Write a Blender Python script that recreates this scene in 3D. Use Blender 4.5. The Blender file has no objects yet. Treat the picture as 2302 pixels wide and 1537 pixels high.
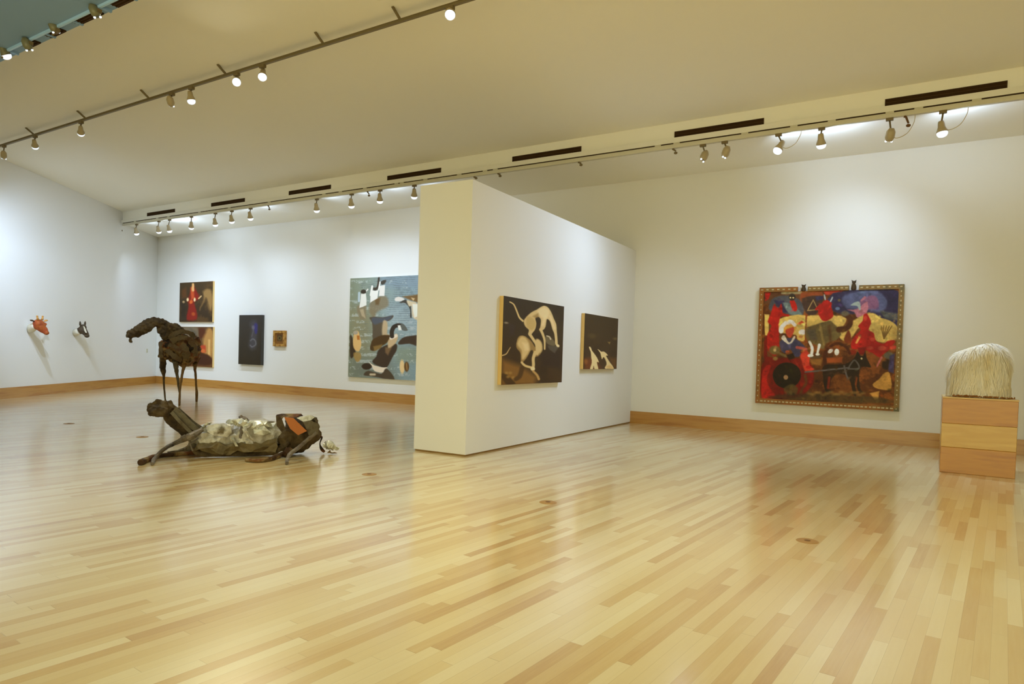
import bpy, bmesh, math, random
import numpy as np
from mathutils import Vector, Matrix, noise
random.seed(7)
SC = bpy.context.scene
COL = SC.collection
PI = math.pi

# ------------------------------------------------------------------ camera
IW, IH = 2302.0, 1537.0
FOC = 1504.3
YAW, PIT, ROL = math.radians(-31.81), math.radians(-1.46), math.radians(1.72)
SHY = 68.25
HC = 1.25
CAM = Vector((0, 0, HC))
FW = Vector((math.sin(YAW) * math.cos(PIT), math.cos(YAW) * math.cos(PIT), math.sin(PIT)))
_r = Vector((math.cos(YAW), -math.sin(YAW), 0)); _u = _r.cross(FW)
RT = math.cos(ROL) * _r + math.sin(ROL) * _u
UP = -math.sin(ROL) * _r + math.cos(ROL) * _u
cd = bpy.data.cameras.new('camera'); cam = bpy.data.objects.new('camera', cd); COL.objects.link(cam)
cam.matrix_world = Matrix(((RT.x, UP.x, -FW.x, 0), (RT.y, UP.y, -FW.y, 0), (RT.z, UP.z, -FW.z, HC), (0, 0, 0, 1)))
cd.sensor_width = 36; cd.lens = FOC / IW * 36; cd.shift_y = SHY / IW; cd.clip_end = 200; cd.clip_start = .05
SC.camera = cam

# ------------------------------------------------------------------ world, exposure
SC.view_settings.view_transform = 'Standard'
SC.view_settings.look = 'None'
SC.view_settings.exposure = 0.34
SC.view_settings.gamma = 1
w = bpy.data.worlds.new('world'); SC.world = w; w.use_nodes = True
w.node_tree.nodes['Background'].inputs[0].default_value = (0.95, 0.85, 0.47, 1)
w.node_tree.nodes['Background'].inputs[1].default_value = 2.3
SPOT_COL = (0.56, 0.72, 1.0)
SPOT_W = 135.0

# ------------------------------------------------------------------ helpers
def ray(px, py):
    return FW * FOC + RT * (px - IW / 2) - UP * (py - IH / 2 - SHY)
def on_plane(px, py, o, n):
    d = ray(px, py); return CAM + d * ((Vector(o) - CAM).dot(Vector(n)) / d.dot(Vector(n)))
def at_y(px, py, Y): return on_plane(px, py, (0, Y, 0), (0, 1, 0))
def on_floor(px, py, z=0): return on_plane(px, py, (0, 0, z), (0, 0, 1))
def lin(c):
    c = np.asarray(c, float) / 255.0
    return np.where(c <= .04045, c / 12.92, ((c + .055) / 1.055) ** 2.4)

def tag(o, label=None, cat=None, group=None, kind=None):
    if label: o['label'] = label
    if cat: o['category'] = cat
    if group: o['group'] = group
    if kind: o['kind'] = kind
    return o
def empty(name, loc, label=None, cat=None, group=None):
    o = bpy.data.objects.new(name, None); COL.objects.link(o); o.location = loc; o.empty_display_size = .1
    return tag(o, label, cat, group)
def link(name, me, parent=None, mats=()):
    o = bpy.data.objects.new(name, me); COL.objects.link(o)
    for m in mats: me.materials.append(m)
    if parent:
        o.parent = parent; o.matrix_parent_inverse = parent_inv(parent)
    return o
def parent_inv(p):
    m = Matrix.Identity(4); q = p
    chain = []
    while q: chain.append(q); q = q.parent
    for q in reversed(chain):
        m = m @ q.matrix_parent_inverse @ (Matrix.Translation(q.location) @ q.rotation_euler.to_matrix().to_4x4())
    return m.inverted()
def obj(name, bm, mat, parent=None, smooth=False):
    me = bpy.data.meshes.new(name); bmesh.ops.recalc_face_normals(bm, faces=bm.faces); bm.to_mesh(me); bm.free()
    if smooth:
        me.shade_smooth()
    return link(name, me, parent, mat if isinstance(mat, (list, tuple)) else [mat])
def struct(name, bm, mat, parent=None):
    o = obj(name, bm, mat, parent)
    if parent is None: o['kind'] = 'structure'
    return o
def box(bm, x0, x1, y0, y1, z0, z1, M=None, mi=0):
    vs = [bm.verts.new((x, y, z)) for x in (x0, x1) for y in (y0, y1) for z in (z0, z1)]
    if M is not None:
        for v in vs: v.co = M @ v.co
    for f in ((0, 1, 3, 2), (4, 6, 7, 5), (0, 4, 5, 1), (2, 3, 7, 6), (0, 2, 6, 4), (1, 5, 7, 3)):
        fc = bm.faces.new([vs[i] for i in f]); fc.material_index = mi
    return vs
def frame_of(d):
    d = Vector(d).normalized()
    a = Vector((0, 0, 1)) if abs(d.z) < .9 else Vector((1, 0, 0))
    x = a.cross(d).normalized(); return x, d.cross(x).normalized(), d
def tube(bm, pts, rad, n=10, cap=True, jit=0.0, mi=0, flat=1.0):
    pts = [Vector(p) for p in pts]
    if not hasattr(rad, '__len__'): rad = [rad] * len(pts)
    rings = []; px = None
    for i, p in enumerate(pts):
        d = (pts[min(i + 1, len(pts) - 1)] - pts[max(i - 1, 0)])
        if d.length < 1e-9: d = Vector((0, 0, 1))
        d.normalize()
        if px is None: x, y, _ = frame_of(d)
        else:
            x = (px - d * px.dot(d))
            x = x.normalized() if x.length > 1e-6 else frame_of(d)[0]
            y = d.cross(x)
        px = x
        ring = []
        for k in range(n):
            a = 2 * PI * k / n
            rr = rad[i] * (1 + jit * (random.random() * 2 - 1))
            ring.append(bm.verts.new(p + (x * math.cos(a) + y * math.sin(a) * flat) * rr))
        rings.append(ring)
    for i in range(len(rings) - 1):
        for k in range(n):
            f = bm.faces.new((rings[i][k], rings[i][(k + 1) % n], rings[i + 1][(k + 1) % n], rings[i + 1][k])); f.material_index = mi
    if cap:
        f = bm.faces.new(rings[0][::-1]); f.material_index = mi
        f = bm.faces.new(rings[-1]); f.material_index = mi
def spline(pts, m=6):
    """Catmull-Rom through tuples (any length)"""
    P = [np.array(p, float) for p in pts]; out = []
    for i in range(len(P) - 1):
        a, b, c, d = P[max(i - 1, 0)], P[i], P[i + 1], P[min(i + 2, len(P) - 1)]
        for k in range(m):
            t = k / m
            out.append(.5 * ((2 * b) + (c - a) * t + (2 * a - 5 * b + 4 * c - d) * t * t + (3 * b - a - 3 * c + d) * t ** 3))
    out.append(P[-1]); return out
def ellipsoid(bm, c, r, M=None, sub=2):
    ret = bmesh.ops.create_icosphere(bm, subdivisions=sub, radius=1)
    for v in ret['verts']:
        p = Vector((v.co.x * r[0], v.co.y * r[1], v.co.z * r[2]))
        if M is not None: p = M @ p
        v.co = p + Vector(c)
def remesh(bm, voxel, amp=0.0, freq=5.0, smooth=3, amp2=0, freq2=20):
    """fuse the overlapping shapes of bm into one skin, return a bmesh with surface relief"""
    me = bpy.data.meshes.new('tmp'); bm.to_mesh(me); bm.free()
    o = bpy.data.objects.new('tmp', me); COL.objects.link(o)
    md = o.modifiers.new('r', 'REMESH'); md.mode = 'VOXEL'; md.voxel_size = voxel
    if smooth:
        s = o.modifiers.new('s', 'SMOOTH'); s.iterations = smooth; s.factor = .5
    dg = bpy.context.evaluated_depsgraph_get(); ev = o.evaluated_get(dg)
    m2 = bpy.data.meshes.new_from_object(ev)
    bpy.data.objects.remove(o); bpy.data.meshes.remove(me)
    b = bmesh.new(); b.from_mesh(m2); bpy.data.meshes.remove(m2)
    b.normal_update()
    if amp:
        mv = [(v, v.normal.copy(), noise.noise(v.co * freq) * amp + noise.noise(v.co * freq2) * amp2) for v in b.verts]
        for v, n, a in mv: v.co += n * a
    return b

# ------------------------------------------------------------------ materials
def nt(name):
    m = bpy.data.materials.new(name); m.use_nodes = True
    return m, m.node_tree.nodes, m.node_tree.links, m.node_tree.nodes['Principled BSDF']
def mat(name, c, rough=.6, metal=0, spec=.3, bump=0, bscale=60, srgb=True):
    m, N, L, b = nt(name)
    c = tuple(lin(c)) if srgb else c
    b.inputs['Base Color'].default_value = (*c, 1); b.inputs['Roughness'].default_value = rough
    b.inputs['Metallic'].default_value = metal; b.inputs['Specular IOR Level'].default_value = spec
    if bump:
        t = N.new('ShaderNodeTexCoord'); n = N.new('ShaderNodeTexNoise'); n.inputs['Scale'].default_value = bscale
        n.inputs['Detail'].default_value = 4
        k = N.new('ShaderNodeBump'); k.inputs['Strength'].default_value = bump; k.inputs['Distance'].default_value = .01
        L.new(t.outputs['Object'], n.inputs['Vector']); L.new(n.outputs['Fac'], k.inputs['Height']); L.new(k.outputs[0], b.inputs['Normal'])
    return m
def patchy(name, cols, scale=6, rough=.7, metal=0, bump=.5, bscale=30, stretch=(1, 1, 1), spec=.3, contrast=None):
    """colour patches of a weathered, assembled material"""
    m, N, L, b = nt(name)
    t = N.new('ShaderNodeTexCoord'); mp = N.new('ShaderNodeMapping'); mp.inputs['Scale'].default_value = stretch
    n = N.new('ShaderNodeTexNoise'); n.inputs['Scale'].default_value = scale; n.inputs['Detail'].default_value = 5; n.inputs['Roughness'].default_value = .6
    r = N.new('ShaderNodeValToRGB'); e = r.color_ramp.elements
    while len(e) < len(cols): e.new(.5)
    lo, hi = contrast or (.33, .67)
    for i, c in enumerate(cols):
        e[i].position = lo + (hi - lo) * i / (len(cols) - 1); e[i].color = (*lin(c), 1)
    L.new(t.outputs['Object'], mp.inputs[0]); L.new(mp.outputs[0], n.inputs['Vector']); L.new(n.outputs['Fac'], r.inputs[0]); L.new(r.outputs[0], b.inputs['Base Color'])
    n2 = N.new('ShaderNodeTexNoise'); n2.inputs['Scale'].default_value = bscale; n2.inputs['Detail'].default_value = 6
    k = N.new('ShaderNodeBump'); k.inputs['Strength'].default_value = bump; k.inputs['Distance'].default_value = .02
    L.new(mp.outputs[0], n2.inputs['Vector']); L.new(n2.outputs['Fac'], k.inputs['Height']); L.new(k.outputs[0], b.inputs['Normal'])
    b.inputs['Roughness'].default_value = rough; b.inputs['Metallic'].default_value = metal; b.inputs['Specular IOR Level'].default_value = spec
    return m
def emis(name, c, s):
    m, N, L, b = nt(name)
    b.inputs['Base Color'].default_value = (.8, .8, .8, 1)
    b.inputs['Emission Color'].default_value = (*c, 1); b.inputs['Emission Strength'].default_value = s
    return m
M = {}
M['wall'] = mat('wall_paint', (233, 231, 222), .75, spec=.2, bump=.04, bscale=90)
M['ceil'] = mat('ceiling_paint', (247, 244, 230), .85, spec=.1, bump=.05, bscale=60)
M['soffit'] = mat('shaded_blue_grey', (140, 172, 208), .7, spec=.2)  # blue-grey puts the shade of the unlit underside into the colour
M['lip'] = mat('trim_paint', (232, 229, 214), .6)
M['dark'] = mat('vent_dark', (60, 42, 22), .8, spec=.1)
M['vent_frame'] = mat('vent_frame', (74, 54, 30), .7, spec=.1)
M['track'] = mat('track_metal', (206, 200, 176), .5)
M['track2'] = mat('hung_track_metal', (120, 106, 72), .5)
M['daylit_rail'] = mat('daylit_blue_rail', (176, 216, 255), .35)  # daylight on the rail face is put into this pale blue
M['fixture'] = mat('fixture_shell', (176, 160, 124), .4, spec=.5)
M['fixture_g'] = mat('glassy_green_shell', (120, 118, 88), .35, spec=.5)
M['fixd'] = mat('fixture_dark', (120, 104, 70), .5)
M['brown'] = mat('brown_knob', (105, 70, 30), .5)
M['cord'] = mat('cord', (196, 180, 130), .5)
M['bulb'] = emis('bulb_glow', (.66, .76, .84), 1.0)
M['base_line'] = mat('plinth_shadow_gap', (150, 118, 66), .7)
M['outlet'] = mat('outlet_cover', (158, 118, 58), .45, spec=.4)
M['plate'] = mat('wall_plate', (196, 190, 160), .5)
M['stretcher'] = mat('stretcher_wood', (226, 192, 122), .6, bump=.1)
M['darkside'] = mat('dark_canvas_side', (62, 58, 50), .6)

def wood(name, cols, stretch, scale=3, rough=.3, coat=.4):
    m, N, L, b = nt(name)
    t = N.new('ShaderNodeTexCoord'); mp = N.new('ShaderNodeMapping'); mp.inputs['Scale'].default_value = stretch
    n = N.new('ShaderNodeTexNoise'); n.inputs['Scale'].default_value = scale; n.inputs['Detail'].default_value = 4
    r = N.new('ShaderNodeValToRGB'); e = r.color_ramp.elements
    while len(e) < len(cols): e.new(.5)
    for i, c in enumerate(cols):
        e[i].position = .3 + .4 * i / (len(cols) - 1); e[i].color = (*lin(c), 1)
    L.new(t.outputs['Object'], mp.inputs[0]); L.new(mp.outputs[0], n.inputs['Vector']); L.new(n.outputs['Fac'], r.inputs[0]); L.new(r.outputs[0], b.inputs['Base Color'])
    b.inputs['Roughness'].default_value = rough; b.inputs['Coat Weight'].default_value = coat; b.inputs['Coat Roughness'].default_value = .15
    return m
M['basewood'] = wood('baseboard_wood', [(176, 124, 52), (188, 138, 64), (166, 110, 42)], (.5, .5, 8), 2)
M['ped_dark'] = wood('pedestal_orange_wood', [(178, 116, 28), (188, 128, 36), (166, 102, 22)], (.6, .6, 5), 3)
M['ped_light'] = wood('pedestal_pale_wood', [(204, 162, 76), (198, 154, 70), (210, 170, 86)], (.6, .6, 5), 3)

def floor_mat():
    m, N, L, b = nt('strip_floor')
    def math_(op, a=None, c=None, d=None):
        n = N.new('ShaderNodeMath'); n.operation = op
        for i, v in enumerate((a, c, d)):
            if v is None: continue
            if isinstance(v, (int, float)): n.inputs[i].default_value = v
            else: L.new(v, n.inputs[i])
        return n.outputs[0]
    t = N.new('ShaderNodeTexCoord'); mp = N.new('ShaderNodeMapping'); mp.vector_type = 'POINT'
    mp.inputs['Rotation'].default_value = (0, 0, math.radians(PLANK))
    L.new(t.outputs['Object'], mp.inputs[0]); s = N.new('ShaderNodeSeparateXYZ'); L.new(mp.outputs[0], s.inputs[0])
    row_f = math_('DIVIDE', s.outputs[0], .062); row = math_('FLOOR', row_f)
    wn = N.new('ShaderNodeTexWhiteNoise'); wn.noise_dimensions = '1D'; L.new(row, wn.inputs['W'])
    off = math_('MULTIPLY', wn.outputs['Value'], 17.0)
    wn3 = N.new('ShaderNodeTexWhiteNoise'); wn3.noise_dimensions = '1D'; L.new(math_('ADD', row, 71.3), wn3.inputs['W'])
    ln = math_('ADD', math_('MULTIPLY', wn3.outputs['Value'], .9), .6)
    cf = math_('ADD', math_('DIVIDE', s.outputs[1], ln), off); cell = math_('FLOOR', cf)
    cb = N.new('ShaderNodeCombineXYZ'); L.new(row, cb.inputs[0]); L.new(cell, cb.inputs[1])
    w2 = N.new('ShaderNodeTexWhiteNoise'); w2.noise_dimensions = '3D'; L.new(cb.outputs[0], w2.inputs['Vector'])
    # grain
    mp2 = N.new('ShaderNodeMapping'); mp2.inputs['Scale'].default_value = (22, 1.2, 1); L.new(mp.outputs[0], mp2.inputs[0])
    g = N.new('ShaderNodeTexNoise'); g.inputs['Scale'].default_value = 3; g.inputs['Detail'].default_value = 5; L.new(mp2.outputs[0], g.inputs['Vector'])
    big = N.new('ShaderNodeTexNoise'); big.inputs['Scale'].default_value = .8; big.inputs['Detail'].default_value = 2; L.new(mp.outputs[0], big.inputs['Vector'])
    v = math_('ADD', math_('MULTIPLY', w2.outputs['Value'], .78), math_('ADD', math_('MULTIPLY', g.outputs['Fac'], .22), math_('MULTIPLY', math_('SUBTRACT', big.outputs['Fac'], .5), .5)))
    r = N.new('ShaderNodeValToRGB'); e = r.color_ramp.elements
    stops = [(0.02, (188, 148, 88)), (.2, (204, 170, 110)), (.42, (214, 188, 132)), (.68, (220, 198, 146)), (1.0, (228, 212, 168))]
    while len(e) < len(stops): e.new(.5)
    for i, (p_, c) in enumerate(stops): e[i].position = p_; e[i].color = (*lin(c), 1)
    L.new(v, r.inputs[0])
    # seams
    fx = math_('FRACT', row_f); sx = math_('LESS_THAN', fx, .025)
    fy = math_('FRACT', cf); sy = math_('LESS_THAN', fy, .003)
    seam = math_('MULTIPLY', math_('MAXIMUM', sx, sy), .30)
    mx = N.new('ShaderNodeMix'); mx.data_type = 'RGBA'; L.new(seam, mx.inputs['Factor']); L.new(r.outputs[0], mx.inputs['A']); mx.inputs['B'].default_value = (*lin((120, 82, 36)), 1)
    L.new(mx.outputs['Result'], b.inputs['Base Color'])
    b.inputs['Roughness'].default_value = .30; b.inputs['Specular IOR Level'].default_value = .5
    b.inputs['Coat Weight'].default_value = 1.0; b.inputs['Coat Roughness'].default_value = .15; b.inputs['Coat IOR'].default_value = 1.5
    return m

# ------------------------------------------------------------------ room
WY = 12.34          # back wall plane
CZ = 5.03           # main ceiling
SZ = 4.706          # soffit under-side
SY0 = 10.45         # back soffit face
NY = 3.74           # near soffit edge
LA = math.radians(-37.59); PLANK = 4.5
CORN = at_y(350, 860, WY); CORN.z = 0
LD = -Vector((math.sin(LA), math.cos(LA), 0))        # along the left wall towards the viewer
LN = Vector((-LD.y, LD.x, 0))                         # into the room
if LN.dot(CAM - CORN) < 0: LN = -LN
XR = 7.5; YB = -6.0; WT = .2
def on_left(px, py, off=0): return on_plane(px, py, CORN + LN * off, LN)
M['floor'] = floor_mat()
LEND = CORN + LD * ((CORN.y - YB) / -LD.y)

def prism(bm, poly, z0, z1):
    lo = [bm.verts.new((p[0], p[1], z0)) for p in poly]; hi = [bm.verts.new((p[0], p[1], z1)) for p in poly]
    n = len(poly); bm.faces.new(lo[::-1]); bm.faces.new(hi)
    for i in range(n): bm.faces.new((lo[i], lo[(i + 1) % n], hi[(i + 1) % n], hi[i]))
room = [(CORN.x - .4, WY + WT), (XR + WT, WY + WT), (XR + WT, YB), (LEND.x - .3, YB)]
bm = bmesh.new(); prism(bm, room, -.15, 0); struct('floor', bm, M['floor'])
bm = bmesh.new(); box(bm, CORN.x - .02, XR + WT, WY, WY + WT, 0, CZ); struct('wall_back', bm, M['wall'])
bm = bmesh.new(); box(bm, XR, XR + WT, YB, WY, 0, CZ); struct('wall_right', bm, M['wall'])
bm = bmesh.new()
a, b_ = CORN - LD * .0, LEND
prism(bm, [(a.x, a.y), (b_.x, b_.y), (b_.x - LN.x * WT, b_.y - LN.y * WT), (a.x - LN.x * WT, a.y - LN.y * WT)], 0, CZ); struct('wall_left', bm, M['wall'])
def lx(y): return CORN.x + (CORN.y - y) * (LD.x / -LD.y)
bm = bmesh.new()
prism(bm, room, CZ, CZ + .15)
prism(bm, [(lx(WY), WY), (XR, WY), (XR, SY0), (lx(SY0), SY0)], SZ, CZ)
struct('ceiling', bm, M['ceil'])
bm = bmesh.new(); prism(bm, [(lx(NY), NY), (XR, NY), (XR, YB), (lx(YB), YB)], SZ, CZ); struct('trim_1', bm, M['soffit'])
# lip under the back soffit face
bm = bmesh.new(); box(bm, lx(SY0) + .02, XR, SY0 - .06, SY0, SZ - .012, SZ + .068); struct('trim_2', bm, M['lip'])
# wood baseboards
BH = .235
bm = bmesh.new(); box(bm, CORN.x + .02, XR, WY - .018, WY, 0, BH); struct('baseboard_back', bm, M['basewood'])
bm = bmesh.new(); q = CORN + LN * .018
prism(bm, [(CORN.x + LD.x * .02, CORN.y + LD.y * .02), (LEND.x, LEND.y), (LEND.x + LN.x * .018, LEND.y + LN.y * .018), (q.x + LD.x * .03, q.y + LD.y * .03)], 0, BH); struct('baseboard_left', bm, M['basewood'])

# partition
PA = math.radians(-1.63)
P2 = Vector((-3.7884 * HC, 5.2879 * HC, 0)); PH = 2.6825 * HC; PW = .6331 * HC
PD = Vector((math.sin(PA), math.cos(PA), 0)); PLt = Vector((-math.cos(PA), math.sin(PA), 0)); PN = -PLt
PLEN = (WY - P2.y) / PD.y
def part_prism(bm, inset, z0, z1):
    A = P2 + PLt * inset + PD * inset; B = P2 + PLt * (PW - inset) + PD * inset
    C_ = B + PD * ((WY - .001 - B.y) / PD.y); D_ = A + PD * ((WY - .001 - A.y) / PD.y)
    prism(bm, [(v.x, v.y) for v in (A, D_, C_, B)], z0, z1)
bm = bmesh.new(); part_prism(bm, 0, .022, PH); struct('wall_partition', bm, M['wall'])
bm = bmesh.new(); part_prism(bm, .012, 0, .022); struct('trim_3', bm, M['base_line'])
def on_part(px, py, off=0): return on_plane(px, py, P2 + PN * off, PN)

# ------------------------------------------------------------------ ceiling vents
def vent(x0, x1, y, z0, z1, label, group):
    t = empty('air_vent', ((x0 + x1) / 2, y, z0), label, 'vent', group)
    bm = bmesh.new(); box(bm, x0, x1, y - .004, y, z0, z1); obj('slot', bm, M['dark'], t)
    bm = bmesh.new(); e = .008
    box(bm, x0 - e, x1 + e, y - .012, y, z0 - .0, z0 + e); box(bm, x0 - e, x1 + e, y - .012, y, z1 - e, z1)
    box(bm, x0 - e, x0, y - .012, y, z0, z1); box(bm, x1, x1 + e, y - .012, y, z0, z1)
    zm = (z0 + z1) / 2
    box(bm, x0, x1, y - .010, y - .004, zm - .004, zm + .004)
    obj('vent_frame', bm, M['vent_frame'], t)
VT = [(331.5, 393, 491, 'leftmost and smallest dark vent slot high in the fascia, nearest the far corner'),
      (475.8, 550, 468, 'dark vent slot in the fascia, second from the far left corner'),
      (650.4, 743.4, 439, 'dark vent slot in the fascia left of the partition, third from the far corner'),
      (872, 991, 403.5, 'dark vent slot in the fascia above the near end of the partition'),
      (1153, 1306, 360, 'dark vent slot in the fascia, just right of the partition top'),
      (1517.4, 1716, 308, 'long dark vent slot in the fascia, second from the right edge'),
      (1990.4, 2262, 247, 'longest dark vent slot in the fascia, at the far right')]
for x0, x1, y, lb in VT:
    a = at_y(x0, y, SY0); b_ = at_y(x1, y - (x1 - x0) * .14, SY0)
    vent(a.x, b_.x, SY0, SZ + .078, SZ + .178, lb, 'dark vent slots along the fascia')
# grilles in the underside of the near soffit
for (xa, ya, xb, yb), lb in zip([(38, 96, 62, 84), (88, 72, 122, 58), (152, 42, 205, 17), (238, 2, 300, -28)],
      ['leftmost dark grille behind the pale blue rail at the upper left', 'dark grille behind the pale blue rail, second from the left edge',
       'large dark grille at the upper left, where the blue rail ends', 'dark grille at the top edge of the photo, right of the others']):
    a = on_floor(xa, ya, SZ); b_ = on_floor(xb, yb, SZ)
    t = empty('ceiling_grille', ((a.x + b_.x) / 2, NY - .07, SZ), lb, 'vent', 'dark grilles in the grey-blue soffit')
    bm = bmesh.new(); box(bm, a.x, b_.x, NY - .125, NY - .012, SZ - .014, SZ); obj('slot', bm, M['dark'], t)
    bm = bmesh.new()
    for k in range(3): box(bm, a.x, b_.x, NY - .11 + k * .035, NY - .10 + k * .035, SZ - .02, SZ - .014)
    obj('louvre', bm, M['vent_frame'], t)

# ------------------------------------------------------------------ tracks
TZ = 4.612
def rail(name, x0, x1, y, z0, z1, wd, m, label, posts, ztop, mpost):
    t = empty(name, ((x0 + x1) / 2, y, z0), label, 'track')
    bm = bmesh.new(); box(bm, x0, x1, y - wd / 2, y + wd / 2, z0, z1); box(bm, x0, x1, y - wd / 2 - .004, y + wd / 2 + .004, z1 - .008, z1); obj('rail', bm, m, t)
    for px_ in posts:
        b = bmesh.new(); box(b, px_ - .05, px_ + .05, y - wd / 2 + .003, y + wd / 2 - .003, z1, ztop); obj('mounting_block', b, mpost, t)
    return t
xs_b = [at_y(x, y, 10.42).x for x, y in [(305, 505), (355, 497), (380, 493), (450, 482), (517, 471), (607, 457), (730, 437), (767, 431), (822, 422), (893, 411), (905, 409), (958, 401), (1034, 389), (1092, 380), (1115, 377), (1480, 327), (1522, 321), (1675, 300), (1785, 288), (1870, 278), (2000, 262), (2065, 254), (2195, 237)]]
TRB = rail('light_track', lx(10.42) + .06, XR, 10.42, TZ, TZ + .06, .06, M['track'], 'long cream light track running under the fascia above the back wall', xs_b, SZ - .012, M['track'])
FY = 5.69; FZ = 4.91
t_ = rail('light_track', lx(FY) + .05, XR, FY, FZ, FZ + .032, .035, M['track2'], 'thin dark light track hanging across the open ceiling', [], CZ, M['track2'])
for x, y in [(76, 305), (192, 266), (335, 217), (508, 157), (727, 82), (900, 28)]:
    X = at_y(x, y, FY).x
    b = bmesh.new(); tube(b, [(X, FY, FZ + .034), (X, FY - .13, CZ - .002)], .016, 8); obj('bracket', b, M['track2'], t_)
NTY = 3.60
t_ = empty('light_track', (-6.5, NTY, SZ - .03), 'light track, its daylit edge coloured pale blue, along the grey-blue soffit, upper left', 'track')
xn = [on_floor(x, y, SZ - .03).x for x, y in ((0, 110), (28, 98), (82, 70), (142, 40), (207, 10), (265, -18))]
b = bmesh.new(); box(b, lx(NTY) + .05, XR, NTY + .008, NTY + .03, SZ - .028, SZ); obj('rail', b, M['daylit_rail'], t_)
for X in xn:
    b = bmesh.new(); box(b, X - .015, X + .015, NTY + .036, NTY + .13, SZ - .03, SZ - .0); obj('mounting_block', b, M['soffit'], t_)

# ------------------------------------------------------------------ track lamps
def lathe(bm, prof, M4, n=16, mi=0):
    rings = []
    for r, z in prof:
        rings.append([bm.verts.new(M4 @ Vector((r * math.cos(2 * PI * k / n), r * math.sin(2 * PI * k / n), z))) for k in range(n)])
    for i in range(len(rings) - 1):
        for k in range(n):
            f = bm.faces.new((rings[i][k], rings[i][(k + 1) % n], rings[i + 1][(k + 1) % n], rings[i + 1][k])); f.material_index = mi; f.smooth = True
    return rings
G1 = 'lamps on the track above the back wall'; G2 = 'lamps on the thin hanging track'; G3 = 'lamps under the grey-blue soffit'
def lamp(px, py, Y, tz, aim, label, group, style='par', power=1.0, leak=0.0, cord=0, size=1.0, cone=105, light=True, col=None):
    B = at_y(px, py, Y)
    aim = Vector(aim); d = (aim - B).normalized()
    # the beam is wide; the shell hangs a little steeper than the beam and hanging below its track
    ax = (d + Vector((0, 0, -.7 if group == G1 else -.25))).normalized()
    x, y, z = frame_of(ax); M4 = Matrix(((x.x, y.x, z.x, B.x), (x.y, y.y, z.y, B.y), (x.z, y.z, z.z, B.z), (0, 0, 0, 1)))
    t = empty('track_lamp', (B.x, Y, tz), label, 'lamp', group)
    R = .066 * size; Ls = .15 * size
    bm = bmesh.new(); box(bm, B.x - .045, B.x + .045, Y - .022, Y + .022, tz - .035, tz); obj('adapter', bm, M['fixd'], t)
    back = B - ax * (Ls * .8)
    if back.z > tz - .07: back.z = tz - .07
    bm = bmesh.new(); tube(bm, [(B.x, Y, tz - .03), ((B.x + back.x) / 2, (Y + back.y) / 2, (tz - .03 + back.z) / 2), back], .011, 8); obj('stem', bm, M['fixd'], t, True)
    bm = bmesh.new()
    if style == 'par':
        lathe(bm, [(.0, -Ls), (R * .5, -Ls), (R * .6, -Ls * .8), (R * .66, -Ls * .5), (R * .98, -.02), (R, 0), (R * .93, -.004), (R * .6, -Ls * .45), (0, -Ls * .5)], M4)
    else:
        lathe(bm, [(.0, -Ls * 1.1), (R * .45, -Ls * 1.1), (R * .85, -Ls * .8), (R * .9, -Ls * .3), (R * .62, .0), (R * .56, 0), (R * .8, -Ls * .3), (0, -Ls * .6)], M4)
    obj('shade', bm, M['fixture_g' if group == G3 else 'fixture'], t)
    if style == 'par':
        bm = bmesh.new()
        lathe(bm, [(R * .9, -.012), (R * .98, .005), (R * .96, .025 * size), (R * .75, .048 * size), (R * .35, .06 * size), (0.0005, .063 * size)], M4)
        obj('bulb', bm, M['bulb'], t, True)['label'] = 'glowing bulb'
    else:
        for sx in (-1, 1):
            bm = bmesh.new(); ellipsoid(bm, M4 @ Vector((sx * R * .52, sx * R * .12, .004)), (R * .24,) * 3, sub=2)
            obj('bulb', bm, M['bulb'], t, True)['label'] = 'tiny glowing bulb'
    if cord:
        bm = bmesh.new(); s = cord
        p0 = B - ax * Ls * .5
        pts = spline([tuple(p0), (p0.x + s * .08, p0.y, p0.z - .05), (p0.x + s * .2, p0.y, p0.z + .0), (p0.x + s * .27, Y, (p0.z + tz) / 2 + .02), (p0.x + s * .28, Y, tz - .005)], 6)
        tube(bm, pts, .0045, 6); obj('cord', bm, M['cord'], t, True)
    if light:
        ld = bpy.data.lights.new('lamp_light', 'SPOT'); ld.energy = SPOT_W * power; ld.color = col or SPOT_COL; ld.spot_size = math.radians(cone); ld.spot_blend = 1.0; ld.shadow_soft_size = .05
        lo = bpy.data.objects.new('lamp_light', ld); COL.objects.link(lo)
        lo.matrix_world = Matrix.Identity(4)
        lo.location = B + ax * .06; lo.rotation_euler = (-d).to_track_quat('Z', 'Y').to_euler()
        lo.parent = t; lo.matrix_parent_inverse = parent_inv(t)
    if leak:
        ld = bpy.data.lights.new('lamp_spill', 'SPOT'); ld.energy = leak * 3; ld.color = SPOT_COL; ld.shadow_soft_size = .03; ld.spot_size = math.radians(140); ld.spot_blend = .8
        lo = bpy.data.objects.new('lamp_spill', ld); COL.objects.link(lo); lo.location = B + Vector((.10, .06, .05))
        lo.rotation_euler = Vector((-.5, -1, -.7)).to_track_quat('Z', 'Y').to_euler(); lo.parent = t; lo.matrix_parent_inverse = parent_inv(t)
    return t
BW = lambda px, py: at_y(px, py, WY)
PB = lambda px, py: on_part(px, py)
LW = lambda px, py: on_left(px, py)
WARM = (.97, .91, .66)
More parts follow.
